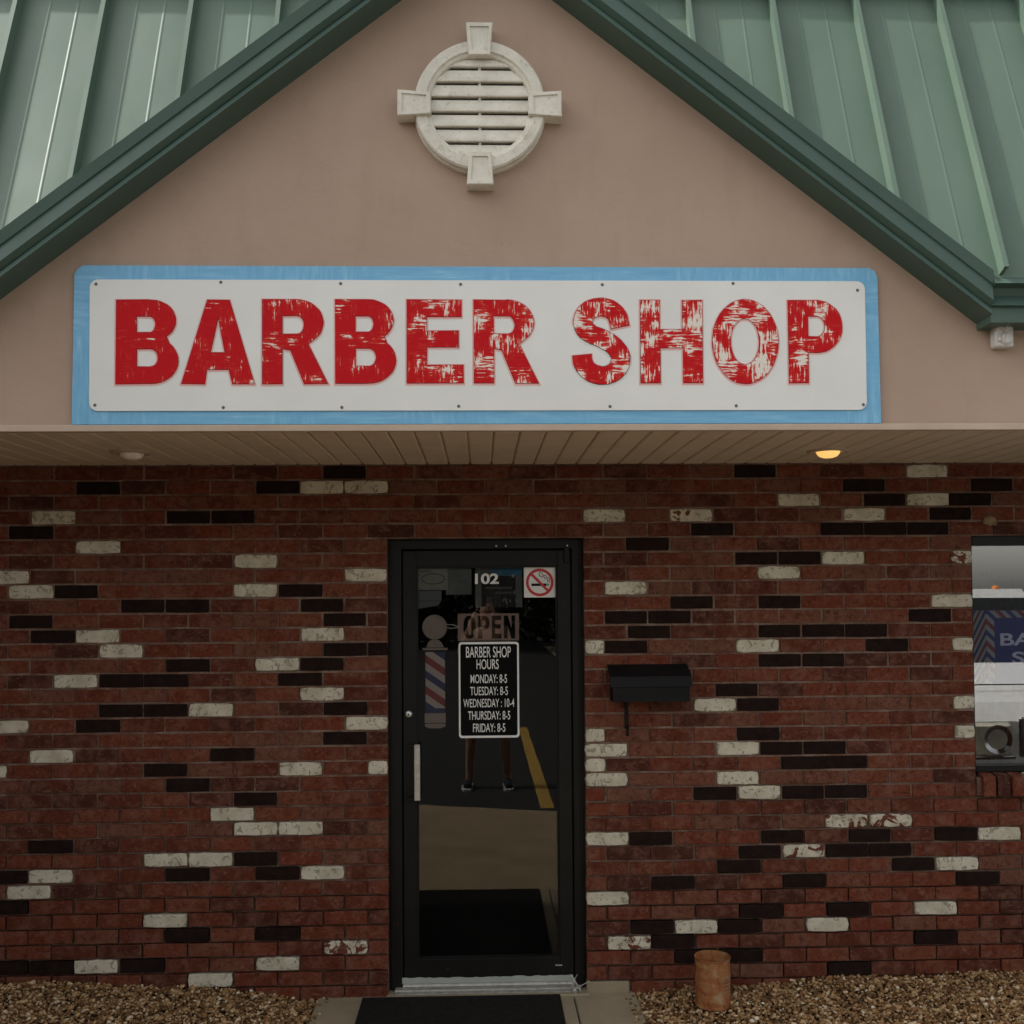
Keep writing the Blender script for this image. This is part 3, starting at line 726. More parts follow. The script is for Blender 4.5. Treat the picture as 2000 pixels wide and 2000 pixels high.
def glyph(ch):
    if ch == 'B':
        o = [(0, 0), (0, 1), (.52, 1)]+arc(.56, .755, .40, .245, 90, -52, 14)+arc(.56, .275, .44, .275, 48, -90, 14)+[(.5, 0)]
        return [o, [(.33, .61), (.52, .61)]+arc(.54, .708, .10, .098, -90, 90, 8)+[(.33, .806)], [(.33, .20), (.54, .20)]+arc(.56, .308, .12, .108, -90, 90, 8)+[(.33, .416)]]
    if ch == 'A':
        return [[(0, 0), (.355, 1), (.655, 1), (1, 0), (.70, 0), (.655, .17), (.345, .17), (.315, 0)], [(.395, .37), (.60, .37), (.505, .80)]]
    if ch == 'R':
        o = [(0, 0), (0, 1), (.5, 1)]+arc(.52, .73, .41, .27, 90, -40, 16)+[(.70, .47), (1.0, 0), (.64, 0), (.43, .40), (.30, .42), (.30, 0)]
        return [o, [(.30, .59), (.5, .59)]+arc(.53, .70, .11, .11, -90, 90, 8)+[(.30, .81)]]
    if ch == 'E':
        return [[(0, 0), (0, 1), (.97, 1), (.97, .80), (.35, .80), (.35, .625), (.92, .625), (.92, .435), (.35, .435), (.35, .215), (1, .215), (1, 0)]]
    if ch == 'H':
        return [[(0, 0), (0, 1), (.305, 1), (.305, .645), (.68, .645), (.68, 1), (1, 1), (1, 0), (.69, 0), (.69, .425), (.31, .425), (.31, 0)]]
    if ch == 'O':
        return [ellipse(.5, .5, .5, .5, 44), ellipse(.495, .5, .222, .275, 36)]
    if ch == 'P':
        o = [(0, 0), (0, 1), (.50, 1)]+arc(.54, .685, .46, .315, 90, -90, 18)+[(.36, .37), (.36, 0)]
        return [o, [(.36, .56), (.5, .56)]+arc(.54, .685, .14, .125, -90, 90, 8)+[(.36, .81)]]
    if ch == 'S':
        sp = [(.54, .665), (.505, .80), (.42, .875), (.32, .897), (.20, .865), (.128, .77), (.135, .66), (.21, .585), (.345, .525), (.475, .435), (.545, .31), (.505, .175), (.41, .11), (.31, .10), (.19, .145), (.125, .235), (.108, .335)]
        P_ = []
        for i in range(len(sp)-1):
            p0, p1, p2, p3 = sp[max(i-1, 0)], sp[i], sp[i+1], sp[min(i+2, len(sp)-1)]
            for t in (0, .25, .5, .75):
                P_.append(tuple(.5*(2*p1[k]+(p2[k]-p0[k])*t+(2*p0[k]-5*p1[k]+4*p2[k]-p3[k])*t*t+(3*p1[k]-p0[k]-3*p2[k]+p3[k])*t**3) for k in (0, 1)))
        P_.append(sp[-1]); Lf, Rt = [], []
        for i, q in enumerate(P_):
            a, b_ = P_[max(i-1, 0)], P_[min(i+1, len(P_)-1)]
            tx, tz = b_[0]-a[0], b_[1]-a[1]; l = math.hypot(tx, tz); hwid = .104
            Lf.append((q[0]-tz/l*hwid, q[1]+tx/l*hwid)); Rt.append((q[0]+tz/l*hwid, q[1]-tx/l*hwid))
        pts = Lf+Rt[::-1]
        mnx = min(a for a, _ in pts); mxx = max(a for a, _ in pts); mnz = min(b for _, b in pts); mxz = max(b for _, b in pts)
        return [[((a-mnx)/(mxx-mnx), (b-mnz)/(mxz-mnz)) for a, b in pts]]
LET = [('B', 230, 348, 588, 750, .05), ('A', 355, 493, 588, 750, .22), ('R', 509, 634, 587, 750, .28), ('B', 649, 765, 587, 749, .22), ('E', 787, 895, 587, 749, .55), ('R', 917, 1041, 587, 749, .70),
       ('S', 1108, 1220, 583, 752, .85), ('H', 1241, 1362, 587, 749, .92), ('O', 1382, 1511, 585, 751, .95), ('P', 1532, 1638, 587, 749, .62)]
for ch, a, b_, t, bt, wear in LET:
    X0, X1, Z0, Z1 = sx(a), sx(b_), sz(bt), sz(t)
    loops = [[(X0+u*(X1-X0)+random.uniform(-.0008, .0008), Z0+v*(Z1-Z0)+random.uniform(-.0008, .0008)) for u, v in lp] for lp in glyph(ch)]
    o = plate('letter', loops, FY-.0216, .0008, 'letter_red', SG); o['wear'] = wear
    plate('paint_halo', [[(u-.0005, v-.002) for u, v in lp] for lp in loops], FY-.0196, .0006, 'letter_shadow', o, .0062)
    plate('paint_edge', loops, FY-.0206, .0006, 'letter_edge', o, .0016)
for q in ((191, 557), (429, 553), (659, 555), (891, 556), (1167, 556), (1424, 553), (1670, 566), (190, 791), (434, 796), (661, 796), (886, 794), (1180, 795), (1427, 794), (1678, 792)):
    MB().lathe([(0, -.002), (.004, -.0018), (.0062, 0)], (sx(q[0]), FY-.019, sz(q[1])), 'y', 10).obj('screw', 'ink_grey', SG)

# ------------------------------------------------------------------ round louvred vent
VT = thing('round_vent', 'round cream louvred gable vent with four keystone blocks', 'vent')
vx, vz, RO, RI = .004, 3.600, .240, .183
ring = MB().lathe([(RO+.004, 0), (RO+.004, -.018), (RO, -.022), (RO, -.044), (RO-.006, -.050), (RI+.018, -.050), (RI+.013, -.043), (RI+.004, -.040), (RI, -.034), (RI, 0)], (vx, FY, vz), 'y', 72)
shade_auto(ring.obj('ring', 'vent_white', VT), 30)
pyobj('back_plate', [(vx+.19*math.cos(2*math.pi*k/40), FY-.003, vz+.19*math.sin(2*math.pi*k/40)) for k in range(40)], [tuple(range(40))[::-1]], 'black_vinyl', VT)
for i in range(7):
    zc = vz+.0555*(3-i)+.004
    zt, zb = zc+.0250, zc-.0225
    v, f = [], []
    m = 14; prof_ = [(zt, -.022), (zt-.005, -.027), (zc+.006, -.030), (zc-.008, -.034), (zb+.004, -.036), (zb, -.035), (zb, -.012)]
    for j in range(m+1):
        s = -1+2*j/m
        for z, y in prof_:
            hw_ = math.sqrt(max(0, (RI+.002)**2-(z-vz)**2)) if abs(z-vz) < RI else 0
            v.append((vx+s*hw_, FY+y, min(max(z, vz-RI+.002), vz+RI-.002)))
    q = len(prof_)
    for j in range(m):
        for k in range(q-1): f.append((j*q+k, j*q+k+1, (j+1)*q+k+1, (j+1)*q+k))
    pyobj('slat', v, f, 'vent_white', VT)
MB().box(vx-.005, vx+.005, FY-.026, FY-.006, vz-RI, vz+RI).obj('mullion', 'vent_white', VT)
for a in range(4):
    k = MB()
    R1, R0 = .300, .178          # radial extent
    o_, i_ = .049, .040          # half widths, outer wider
    def tr(p, y):
        t, r = p; c, s = [(0, 1), (-1, 0), (0, -1), (1, 0)][a]
        return (vx+c*r+s*t, FY+y, vz+s*r-c*t)
    loop = [(-i_, R0), (i_, R0), (o_, R1), (-o_, R1)]
    inn = [(-i_+.012, R0+.018), (i_-.012, R0+.018), (o_-.014, R1-.016), (-o_+.014, R1-.016)]
    vv = [tr(p, 0) for p in loop]+[tr(p, -.058) for p in loop]+[tr((p[0]*.94, p[1]+(.003 if p[1] < .25 else -.003)), -.062) for p in loop]+[tr(p, -.062) for p in inn]+[tr((p[0]*.96, p[1]), -.057) for p in inn]
    ff = []
    for b0 in (0, 4, 8, 12):
        for j in range(4): ff.append((b0+j, b0+(j+1) % 4, b0+4+(j+1) % 4, b0+4+j))
    ff.append((16, 17, 18, 19))
    pyobj('keystone', vv, ff, 'vent_white', VT)

# ------------------------------------------------------------------ outlet box, soffit lights, mailbox, nest
OB = thing('outlet_box', 'grey weatherproof outlet box with two flip lids under the eave', 'outlet')
MB().box(1.903, 1.972, FY-.042, FY, 2.712, 2.815, .004).obj('body', 'outlet_grey', OB)
for zc in (2.789, 2.741):
    l = MB().lathe([(0, -.010), (.017, -.010), (.0215, -.006), (.0215, 0)], (1.941, FY-.042, zc), 'y', 20).obj('lid', 'outlet_grey', OB)
    MB().box(1.934, 1.948, FY-.056, FY-.051, zc-.016, zc+.012, .001).obj('lid_bar', 'outlet_grey', l)
    MB().box(1.911, 1.919, FY-.052, FY-.041, zc-.010, zc+.006, .001).obj('hinge', 'outlet_grey', l)
for xx, lit in ((-1.452, False), (1.475, True)):
    T = thing('soffit_light', 'lit warm recessed soffit light glowing yellow' if lit else 'unlit recessed soffit light with pale dome lens', 'light')
    yy = -.43
    MB().lathe([(.088, 0), (.086, -.006), (.070, -.010), (.056, -.008), (.054, 0)], (xx, yy, SOF), 'z', 36).obj('trim_ring', 'channel_beige', T, True)
    MB().lathe([(.050, -.004), (.047, -.014), (.038, -.025), (.022, -.031), (0, -.033)], (xx, yy, SOF), 'z', 28).obj('lens', 'lens_lit' if lit else 'lens_off', T, True)
    for s in (-1, 1): MB().lathe([(0, -.016), (.005, -.014), (.006, -.008)], (xx+s*.077, yy, SOF), 'z', 8).obj('screw', 'steel_dull', T)
MX = thing('mailbox', 'black metal wall mailbox with slanted lid and hook below, on brick wall', 'mailbox')
mx0, mx1, mzb, mzt = .582, .940, 1.322, 1.452
MB().prism([(-.117, mzb), (-.004, mzb), (-.004, mzt+.02), (-.104, mzt-.022), (-.117, mzt-.03)], 'x', mx0+.006, mx1-.004).obj('body', 'black_paint', MX)
MB().prism([(-.124, mzt-.062), (-.119, mzt-.062), (-.113, mzt-.022), (-.003, mzt+.026), (-.003, mzt+.032), (-.117, mzt-.016)], 'x', mx0-.006, mx1+.006).obj('lid', 'black_paint', MX)
hk = [(.664, -.010, mzb+.01), (.664, -.012, 1.20)]+[(.664, -.012-.028*math.sin(t), 1.20-.022+.022*math.cos(t)) for t in [math.pi*i/8 for i in range(1, 8)]]+[(.664, -.045, 1.20)]
MB().box(.655, .672, -.014, -.006, 1.19, mzb+.02, .001).tube(hk[1:], .006, 8).obj('newspaper_hook', 'black_paint', MX)
NS = thing('mud_nest', 'small tan mud wasp nest stuck above the window corner', 'nest')
bm = bmesh.new(); bmesh.ops.create_icosphere(bm, subdivisions=2, radius=.026)
for q in bm.verts: q.co *= 1+random.uniform(-.12, .12); q.co.y *= .55; q.co.x *= 1.2
m_ = bpy.data.meshes.new('nest'); bm.to_mesh(m_); bm.free()
o = mesh_obj('clump', m_, 'mud', NS); o.location = (2.376, -.012, 2.140)
MB().tube([(2.392, -.02, 2.128), (2.400, -.03, 2.120)], [.011, .008], 9, False).obj('opening', 'mud', NS)

# ------------------------------------------------------------------ notices on the door
HY = .0705      # outer face of the glass
HS = thing('hours_sign', 'black barber shop hours notice with white border and white lettering', 'sign')
plate('panel', [rrect(dx(742), dx(1236), dz(1733), dz(947), .014)], HY-.001, .0012, 'black_vinyl', HS)
plate('border', [rrect(dx(741), dx(1237), dz(1735), dz(945), .015), rrect(dx(755), dx(1222), dz(1717), dz(963), .010)], HY-.0022, .0006, 'white_vinyl', HS)
for s, a, b_, t, bt in (('BARBER SHOP', 802, 1170, 983, 1074), ('HOURS', 888, 1070, 1088, 1170), ('MONDAY: 8-5', 838, 1137, 1213, 1285), ('TUESDAY: 8-5', 834, 1144, 1314, 1385),
                        ('WEDNESDAY : 10-4', 778, 1196, 1414, 1484), ('THURSDAY: 8-5', 816, 1162, 1515, 1586), ('FRIDAY: 8-5', 856, 1121, 1617, 1688)):
    text('lettering', s, dx(a), dx(b_), dz(bt), dz(t), HY-.002, 'white_vinyl', HS, .005)
NSM = thing('no_smoking_sticker', 'square white no smoking sticker with red ring', 'sticker')
ax, bx_, at, bt = dx(1283), dx(1543), dz(322), dz(580)
plate('backing', [rrect(ax, bx_, bt, at, .003)], HY-.001, .001, 'white_vinyl', NSM)
cx, cz, rr = dx(1413), dz(455), .065
cig = plate('cigarette', [[(dx(1345), dz(485)), (dx(1470), dz(485)), (dx(1470), dz(464)), (dx(1345), dz(464))]], HY-.0019, .0005, 'black_vinyl', NSM)
plate('cigarette_tip', [[(dx(1475), dz(485)), (dx(1488), dz(485)), (dx(1488), dz(464)), (dx(1475), dz(464))]], HY-.0019, .0005, 'ink_grey', NSM)
smk = []
for pts in ([(1480, 455), (1478, 430), (1455, 422), (1450, 408), (1425, 410), (1408, 395), (1412, 372), (1425, 366)], [(1492, 455), (1492, 420), (1470, 412), (1462, 396), (1440, 398), (1432, 385), (1434, 372)]):
    for (u0, v0), (u1, v1) in zip(pts, pts[1:]):
        d = Vector((dx(u1)-dx(u0), dz(v1)-dz(v0))); nn = Vector((-d.y, d.x)).normalized()*.0016
        smk.append([(dx(u0)+nn.x, dz(v0)+nn.y), (dx(u0)-nn.x, dz(v0)-nn.y), (dx(u1)-nn.x, dz(v1)-nn.y), (dx(u1)+nn.x, dz(v1)+nn.y)])
sm = MB()
for i, q in enumerate(smk): sm.add([(x, HY-.0018-.00001*i, z) for x, z in q], [(0, 1, 2, 3)])
sm.obj('smoke', 'black_vinyl', NSM)
plate('ring', [ellipse(cx, cz, rr, rr, 48), ellipse(cx, cz, rr*.80, rr*.80, 48)], HY-.0024, .0005, 'red_print', NSM)
q_ = rr*.86*.7071; h_ = .0062*.7071
plate('slash', [[(cx-q_+h_, cz+q_+h_), (cx-q_-h_, cz+q_-h_), (cx+q_-h_, cz-q_-h_), (cx+q_+h_, cz-q_+h_)]], HY-.0028, .0004, 'red_print', NSM)
text('unit_number', '102', dx(880), dx(1075), dz(466), dz(378), HY-.001, 'white_vinyl', leaf, .03)
IY = .078       # just behind the glass
BP = thing('barber_pole_decal', 'red white and blue barber pole decal on the door glass', 'decal')
def q2(a, b_, t, bt): return [(dx(a), dz(bt)), (dx(b_), dz(bt)), (dx(b_), dz(t)), (dx(a), dz(t))]
plate('ball', [ellipse(dx(545), dz(820), .058, .058, 40)], IY, .0006, 'pole_grey', BP)
plate('neck', [[(dx(475), dz(988)), (dx(620), dz(988)), (dx(600), dz(945)), (dx(575), dz(925)), (dx(515), dz(925)), (dx(492), dz(945))]], IY, .0006, 'pole_grey', BP)
plate('flange', [q2(446, 650, 992, 1010)], IY, .0006, 'pole_grey', BP)
o = plate('striped_cylinder', [[(x-dx(548), z-dz(1250)) for x, z in q2(468, 628, 1025, 1490)]], IY, .0006, 'pole_stripes', BP); o.location.x = dx(548); o.location.z = dz(1250)
plate('blue_band', [q2(466, 630, 1491, 1528)], IY, .0006, 'navy', BP)
plate('base', [q2(460, 632, 1530, 1610)], IY, .0006, 'pole_grey', BP)
plate('foot', [[(dx(462), dz(1640)), (dx(500), dz(1655)), (dx(590), dz(1655)), (dx(630), dz(1640)), (dx(630), dz(1616)), (dx(462), dz(1616))]], IY, .0006, 'pole_grey', BP)
OP = thing('open_sign', 'faded OPEN board hanging inside the door glass on a cord', 'sign')
plate('board', [q2(735, 1240, 710, 935)], IY+.006, .003, 'pink_board', OP)
ob = .0
for ch, a, b_ in (('O', 782, 882), ('P', 902, 998), ('E', 1015, 1095), ('N', 1115, 1208)):
    X0, X1, Z0, Z1 = dx(a), dx(b_), dz(918), dz(728)
    if ch == 'N': lp = [[(0, 0), (0, 1), (.36, 1), (.68, .42), (.68, 1), (1, 1), (1, 0), (.66, 0), (.33, .58), (.33, 0)]]
    elif ch == 'O': lp = [rrect(0, 1, 0, 1, .40), rrect(.36, .64, .16, .84, .12)]
    else: lp = glyph(ch)
    plate('letter', [[(X0+u*(X1-X0), Z0+v*(Z1-Z0)) for u, v in l] for l in lp], IY+.0036, .0006, 'black_vinyl', OP)
MB().tube([(dx(750), IY+.004, dz(820)), (dx(690), IY+.003, dz(800)), (dx(640), IY+.002, dz(798)), (dx(605), IY+.002, dz(820)), (dx(590), IY+.002, dz(838))], .0022, 6).tube([(dx(750), IY+.004, dz(822)), (dx(680), IY+.003, dz(832)), (dx(630), IY+.002, dz(820)), (dx(606), IY+.002, dz(795))], .0022, 6).obj('cord', 'white_vinyl', OP)
PN = thing('pale_notice', 'pale grey paper notice taped inside top corner of the door glass', 'notice')
plate('sheet', [q2(407, 655, 332, 512)], IY, .0006, 'paper_grey', PN)
o = plate('printed_swirl', [ellipse(dx(535), dz(420), .055, .026, 40), ellipse(dx(535), dz(420), .051, .022, 40)], IY-.001, .0004, 'ink_grey', PN)
plate('printed_line', [q2(430, 520, 352, 360)], IY-.001, .0004, 'ink_grey', PN)
P2 = thing('blue_grey_notice', 'plain blue grey sheet taped beside the pale notice in the door', 'notice')
plate('sheet', [q2(640, 850, 330, 552)], IY+.003, .0006, 'paper_blue', P2)
P3 = thing('lower_notice', 'small grey notice strip taped below the pale notice in the door', 'notice')
plate('sheet', [q2(407, 602, 518, 600)], IY+.001, .0006, 'paper_blue', P3); plate('lower_sheet', [[(dx(407), dz(668)), (dx(575), dz(640)), (dx(600), dz(603)), (dx(407), dz(603))]], IY+.002, .0006, 'paper_blue', P3)
PS = thing('wall_poster', 'dark poster with blue heading seen through the door glass', 'poster')
plate('sheet', [q2(880, 1270, 325, 660)], .092, .0008, 'paper_blue', PS)
plate('heading', [q2(1010, 1270, 325, 392)], .0905, .0008, 'poster_blue', PS)
plate('dark_field', [q2(932, 1215, 398, 660)], .0905, .0008, 'poster_dark', PS)
for a, b_, t, bt in ((965, 1185, 488, 508), (1045, 1185, 530, 548)): plate('printed_line', [q2(a, b_, t, bt)], .0898, .0005, 'ink_grey', PS)

# blue barber box sign and notices inside the window
BX = thing('barber_box_sign', 'dark blue BARBER SHOP box sign with striped edges inside the window', 'sign')
bx0, bx1, bz0, bz1, by = 2.455, 3.05, 1.36, 1.715, .20
MB().box(bx0, bx1, by, by+.13, bz0, bz1).obj('case', 'sign_lit_navy', BX)
o = MB()
o.add([(bx0, by-.001, bz1-.035), (bx1, by-.001, bz1-.035), (bx1, by-.001, bz1), (bx0, by-.001, bz1)], [(0, 1, 2, 3)]).add([(bx0, by-.001, bz0), (bx0+.04, by-.001, bz0), (bx0+.04, by-.001, bz1-.035), (bx0, by-.001, bz1-.035)], [(0, 1, 2, 3)])
o.add([(bx0-.001, by+.13, bz0), (bx0-.001, by, bz0), (bx0-.001, by, bz1), (bx0-.001, by+.13, bz1)], [(0, 1, 2, 3)]).obj('striped_edge', 'barber_stripes', BX)
text('lettering', 'BARBER', bx0+.068, bx1-.06, 1.545, 1.605, by-.002, 'sign_lit_white', BX, .02); text('lettering', 'SHOP', bx0+.125, bx1-.12, 1.455, 1.515, by-.002, 'sign_lit_white', BX, .02)
WN = thing('window_notice', 'white paper notice with printed block taped inside the window', 'notice')
plate('sheet', [[(2.322, 1.80), (2.47, 1.80), (2.45, 1.84), (2.42, 1.862), (2.42, 1.922), (2.322, 1.922)]], .080, .0006, 'paper_white', WN)
plate('printed_block', [[(2.372, 1.878), (2.41, 1.878), (2.41, 1.905), (2.372, 1.905)]], .0788, .0004, 'ink_grey', WN)
WN2 = thing('window_notice', 'blue grey paper notice taped above the white one inside the window', 'notice')
plate('sheet', [[(2.325, 1.93), (2.405, 1.93), (2.405, 2.01), (2.325, 2.01)]], .080, .0006, 'paper_blue', WN2)

# ------------------------------------------------------------------ mat, can, door stop
DM = tag(MB().box(-.548, .345, -1.50, -.030, -.0118, -.003, .002).obj('door_mat', 'mat_black'), 'long black rubber mat on the concrete walk to the door', 'mat')
CN = thing('rusty_can', 'rusty tin can with faded label standing in the gravel', 'can')
ccx, ccy, ccz, cr, ch_ = 1.005, -.20, .002, .0775, .212
pr = [(cr-.003, .012), (cr+.001, .004), (cr+.001, .008), (cr-.001, .012)]
for i in range(20):
    hh_ = .018+(ch_-.03)*i/19; pr.append((cr-.0015+(.0012*math.sin(i*2.2) if 3 < i < 15 else 0), hh_))
pr += [(cr-.001, ch_-.006), (cr+.0015, ch_-.003), (cr+.001, ch_), (cr-.003, ch_-.001), (cr-.004, .02), (0, .018)]
cn = MB().lathe(pr, (ccx, ccy, ccz), 'z', 40)
for i, v in enumerate(cn.v):   # small dents
    a = math.atan2(v[1]-ccy, v[0]-ccx); d = 1-.025*math.exp(-((a+1.0)/.35)**2)*math.exp(-((v[2]-ccz-.15)/.04)**2)-.03*math.exp(-((a+2.3)/.3)**2)*math.exp(-((v[2]-ccz-.2)/.03)**2)
    cn.v[i] = (ccx+(v[0]-ccx)*d, ccy+(v[1]-ccy)*d, v[2])
shade_auto(cn.obj('body', 'rust', CN), 50)
lab = MB()
for i in range(5):
    z = ccz+.075+i*.016; a0, a1 = -1.25, -.55
    pts = [(ccx+(cr+.0006)*math.cos(a0+(a1-a0)*j/6), ccy+(cr+.0006)*math.sin(a0+(a1-a0)*j/6)) for j in range(7)]
    n0 = len(lab.v); lab.add([(x, y, z) for x, y in pts]+[(x, y, z+.005) for x, y in pts], [(j, j+1, 8+j, 7+j) for j in range(6)])
lab.obj('label_print', 'mud', CN)
DS = thing('door_stop', 'bent wire door stop on the threshold by the right jamb', 'door stop')
MB().tube([(.395, -.01, .075), (.412, -.015, .05), (.425, -.018, .028), (.44, -.02, .004)], .004, 6).tube([(.425, -.012, .075), (.41, -.016, .05), (.402, -.02, .02), (.405, -.02, .0)], .004, 6).obj('wire', 'steel_dull', DS)
MB().tube([(.405, -.022, .01), (.44, -.024, .028), (.48, -.03, .052)], .0022, 6).obj('arm', 'steel_dull', DS)
MB().lathe([(0, 0), (.010, 0), (.011, .012), (.006, .018), (0, .018)], (.412, -.022, -.004), 'z', 12).obj('foot', 'steel_dull', DS)

# ------------------------------------------------------------------ what the glass mirrors: parked pickup, photographer, hedge
TK = thing('pickup_truck', 'white pickup truck parked facing the shop window', 'truck', (4.15, -2.2, -.045))
def tp(name, mb, mat, par=TK, smooth=False): return mb.obj(name, mat, par, smooth)
HWD = .98
bd = [(0, .52), (-.01, .95), (-.14, 1.07), (-.34, 1.15), (-1.15, 1.27), (-1.25, 1.27), (-3.1, 1.27), (-3.12, 1.30), (-5.2, 1.30), (-5.25, .55), (-4.8, .5), (-4.75, .75), (-4.4, .95), (-4.05, .75), (-4.0, .45), (-1.45, .45), (-1.4, .75), (-1.05, .95), (-.7, .75), (-.65, .48), (-.15, .45)]
o = tp('body', MB().prism(bd[::-1], 'x', -HWD, HWD), 'truck_white'); bv = o.modifiers.new('bevel', 'BEVEL'); bv.width = .07; bv.segments = 3; bv.limit_method = 'ANGLE'; bv.angle_limit = rad(50)
tp('hood_line', MB().box(-.80, .80, -.30, -.29, 1.176, 1.184).box(-.005, .005, -.2, -.1, 1.0, 1.01), 'rubber')
cv = [(-.90, -1.25, 1.26), (.90, -1.25, 1.26), (.74, -2.0, 1.80), (-.74, -2.0, 1.80), (.74, -2.9, 1.82), (-.74, -2.9, 1.82), (.90, -3.05, 1.26), (-.90, -3.05, 1.26), (.72, -2.06, 1.88), (-.72, -2.06, 1.88), (.72, -2.85, 1.88), (-.72, -2.85, 1.88)]
tp('cabin', MB().add(cv, [(3, 2, 8, 9), (2, 4, 10, 8), (5, 3, 9, 11), (4, 5, 11, 10), (8, 10, 11, 9), (4, 6, 7, 5)]), 'truck_white')
tp('windshield', MB().add(cv[:4], [(0, 3, 2, 1)]), 'truck_glass')
for s, idx in ((1, (1, 2, 4, 6)), (-1, (0, 7, 5, 3))): tp('side_window', MB().add([cv[i] for i in idx], [(0, 1, 2, 3)]), 'truck_glass')
tp('grille', MB().box(-.42, .42, -.02, .012, .70, .98, .01), 'chrome')
for i in range(4): tp('grille_bar', MB().box(-.40, .40, .010, .022, .735+i*.06, .755+i*.06, .004), 'rubber')
for s in (-1, 1):
    h = tp('headlight', MB().add([(0, 0, 0)], []).box(min(s*.46, s*.82), max(s*.46, s*.82), -.05, .014, .70, .95, .03), 'lamp_clear')
    tp('reflector', MB().lathe([(0, .002), (.04, .004), (.08, .012), (.10, .020)], (s*.58, .004, .83), 'y', 24), 'chrome', h, True)
    tp('headlight_trim', MB().box(min(s*.45, s*.83), max(s*.45, s*.83), -.02, .016, .69, .715, .006), 'chrome', h)
    tp('turn_lamp', MB().box(min(s*.83, s*.93), max(s*.83, s*.93), -.14, .002, .74, .97, .03), 'amber', TK)
    m_ = tp('mirror', MB().box(min(s*.99, s*1.2), max(s*.99, s*1.2), -1.62, -1.52, 1.32, 1.56, .03), 'rubber')
    for yy in (-1.05, -4.4):
        wl = tp('wheel', MB().lathe([(.21, -.12), (.34, -.12), (.37, -.09), (.37, .09), (.34, .12), (.21, .12)], (s*.84, yy, .37), 'x', 28), 'rubber', TK, True)
        tp('rim', MB().lathe([(0, s*.08), (.06, s*.09), (.10, s*.05), (.19, s*.06), (.215, s*.11)], (s*.84, yy, .37), 'x', 28), 'chrome', wl, True)
o = tp('bumper', MB().box(-.99, .99, -.10, .13, .42, .66, .04), 'chrome')
for xx in (-.5, -.12, 0, .12, .5): tp('marker_lamp', MB().lathe([(.035, 0), (.03, .02), (.015, .032), (0, .034)], (xx, -2.09, 1.878), 'z', 12), 'amber')

# photographer standing behind the camera, phone held up in both hands
PH = thing('person', 'photographer in dark shirt and shorts holding up a phone', 'person', (.05, -5.05, -.045))
def skinned(name, joints, edges, mat, par, sub=2):
    me = bpy.data.meshes.new(name); me.from_pydata([j[:3] for j in joints], edges, []); me.update()
    o = link(bpy.data.objects.new(name, me), par); me.materials.append(MATS[mat])
    o.modifiers.new('skin', 'SKIN'); sl = me.skin_vertices[0].data
    for i, j in enumerate(joints): sl[i].radius = (j[3], j[4] if len(j) > 4 else j[3]); sl[i].use_root = (i == 0)
    md = o.modifiers.new('sub', 'SUBSURF'); md.levels = sub; md.render_levels = sub
    for p in me.polygons: p.use_smooth = True
    return o
J = [(0, 0, .93, .155, .11), (0, .01, 1.12, .145, .10), (0, .0, 1.33, .17, .11), (0, .0, 1.47, .13, .09), (0, .01, 1.54, .055), (0, .03, 1.63, .075, .085), (0, .03, 1.72, .08, .10), (0, .02, 1.80, .05, .06),
     (-.19, 0, 1.45, .06), (-.25, .13, 1.28, .046), (-.13, .30, 1.62, .033), (-.10, .315, 1.70, .028), (.19, 0, 1.45, .06), (.25, .13, 1.28, .046), (.09, .30, 1.62, .033), (.05, .315, 1.70, .028),
     (-.10, 0, .86, .09), (-.16, .02, .48, .058), (-.18, -.02, .10, .038), (-.19, .0, .06, .04), (.11, 0, .86, .09), (.17, .02, .48, .058), (.19, -.02, .10, .038), (.20, .0, .06, .04)]
Ed = [(0, 1), (1, 2), (2, 3), (3, 4), (4, 5), (5, 6), (6, 7), (3, 8), (8, 9), (9, 10), (10, 11), (3, 12), (12, 13), (13, 14), (14, 15), (0, 16), (16, 17), (17, 18), (18, 19), (0, 20), (20, 21), (21, 22), (22, 23)]
skinned('body', J, Ed, 'skin', PH)
skinned('shirt', [(0, 0, .86, .176, .13), (0, .01, 1.12, .162, .115), (0, .0, 1.33, .188, .128), (0, .0, 1.46, .15, .105), (-.20, 0, 1.45, .078), (-.235, .08, 1.34, .066), (.20, 0, 1.45, .078), (.235, .08, 1.34, .066)], [(0, 1), (1, 2), (2, 3), (3, 4), (4, 5), (3, 6), (6, 7)], 'cloth_dark', PH)
skinned('shorts', [(0, 0, .96, .175, .13), (-.10, 0, .84, .11), (-.145, .01, .58, .092), (.11, 0, .84, .11), (.155, .01, .58, .092)], [(0, 1), (1, 2), (0, 3), (3, 4)], 'cloth_dark', PH)
for s in (-1, 1):
    sh = skinned('shoe', [(s*.19, -.07, .05, .042, .045), (s*.195, .06, .05, .046, .04), (s*.20, .17, .04, .042, .03)], [(0, 1), (1, 2)], 'cloth_dark', PH)
    MB().prism([(s*.195-.048, -.12), (s*.195+.048, -.12), (s*.20+.052, .1), (s*.20+.03, .215), (s*.20-.03, .215), (s*.20-.052, .1)], 'z', 0, .024).obj('sole', 'shoe_sole', sh)
    bxh = -.10 if s < 0 else .05
    for i in range(4):
        z = 1.715+.024*i
        skinned('finger', [(bxh, .318, z-.01, .009), (bxh+(-s)*.012, .335, z, .0085), (bxh+(-s)*.006+(0 if s < 0 else -.0), .345, z+.004, .008)], [(0, 1), (1, 2)], 'skin', PH, 1)
    skinned('thumb', [(bxh, .31, 1.70, .011), (bxh-s*.02, .30, 1.735, .010), (bxh-s*.035, .300, 1.76, .009)], [(0, 1), (1, 2)], 'skin', PH, 1)
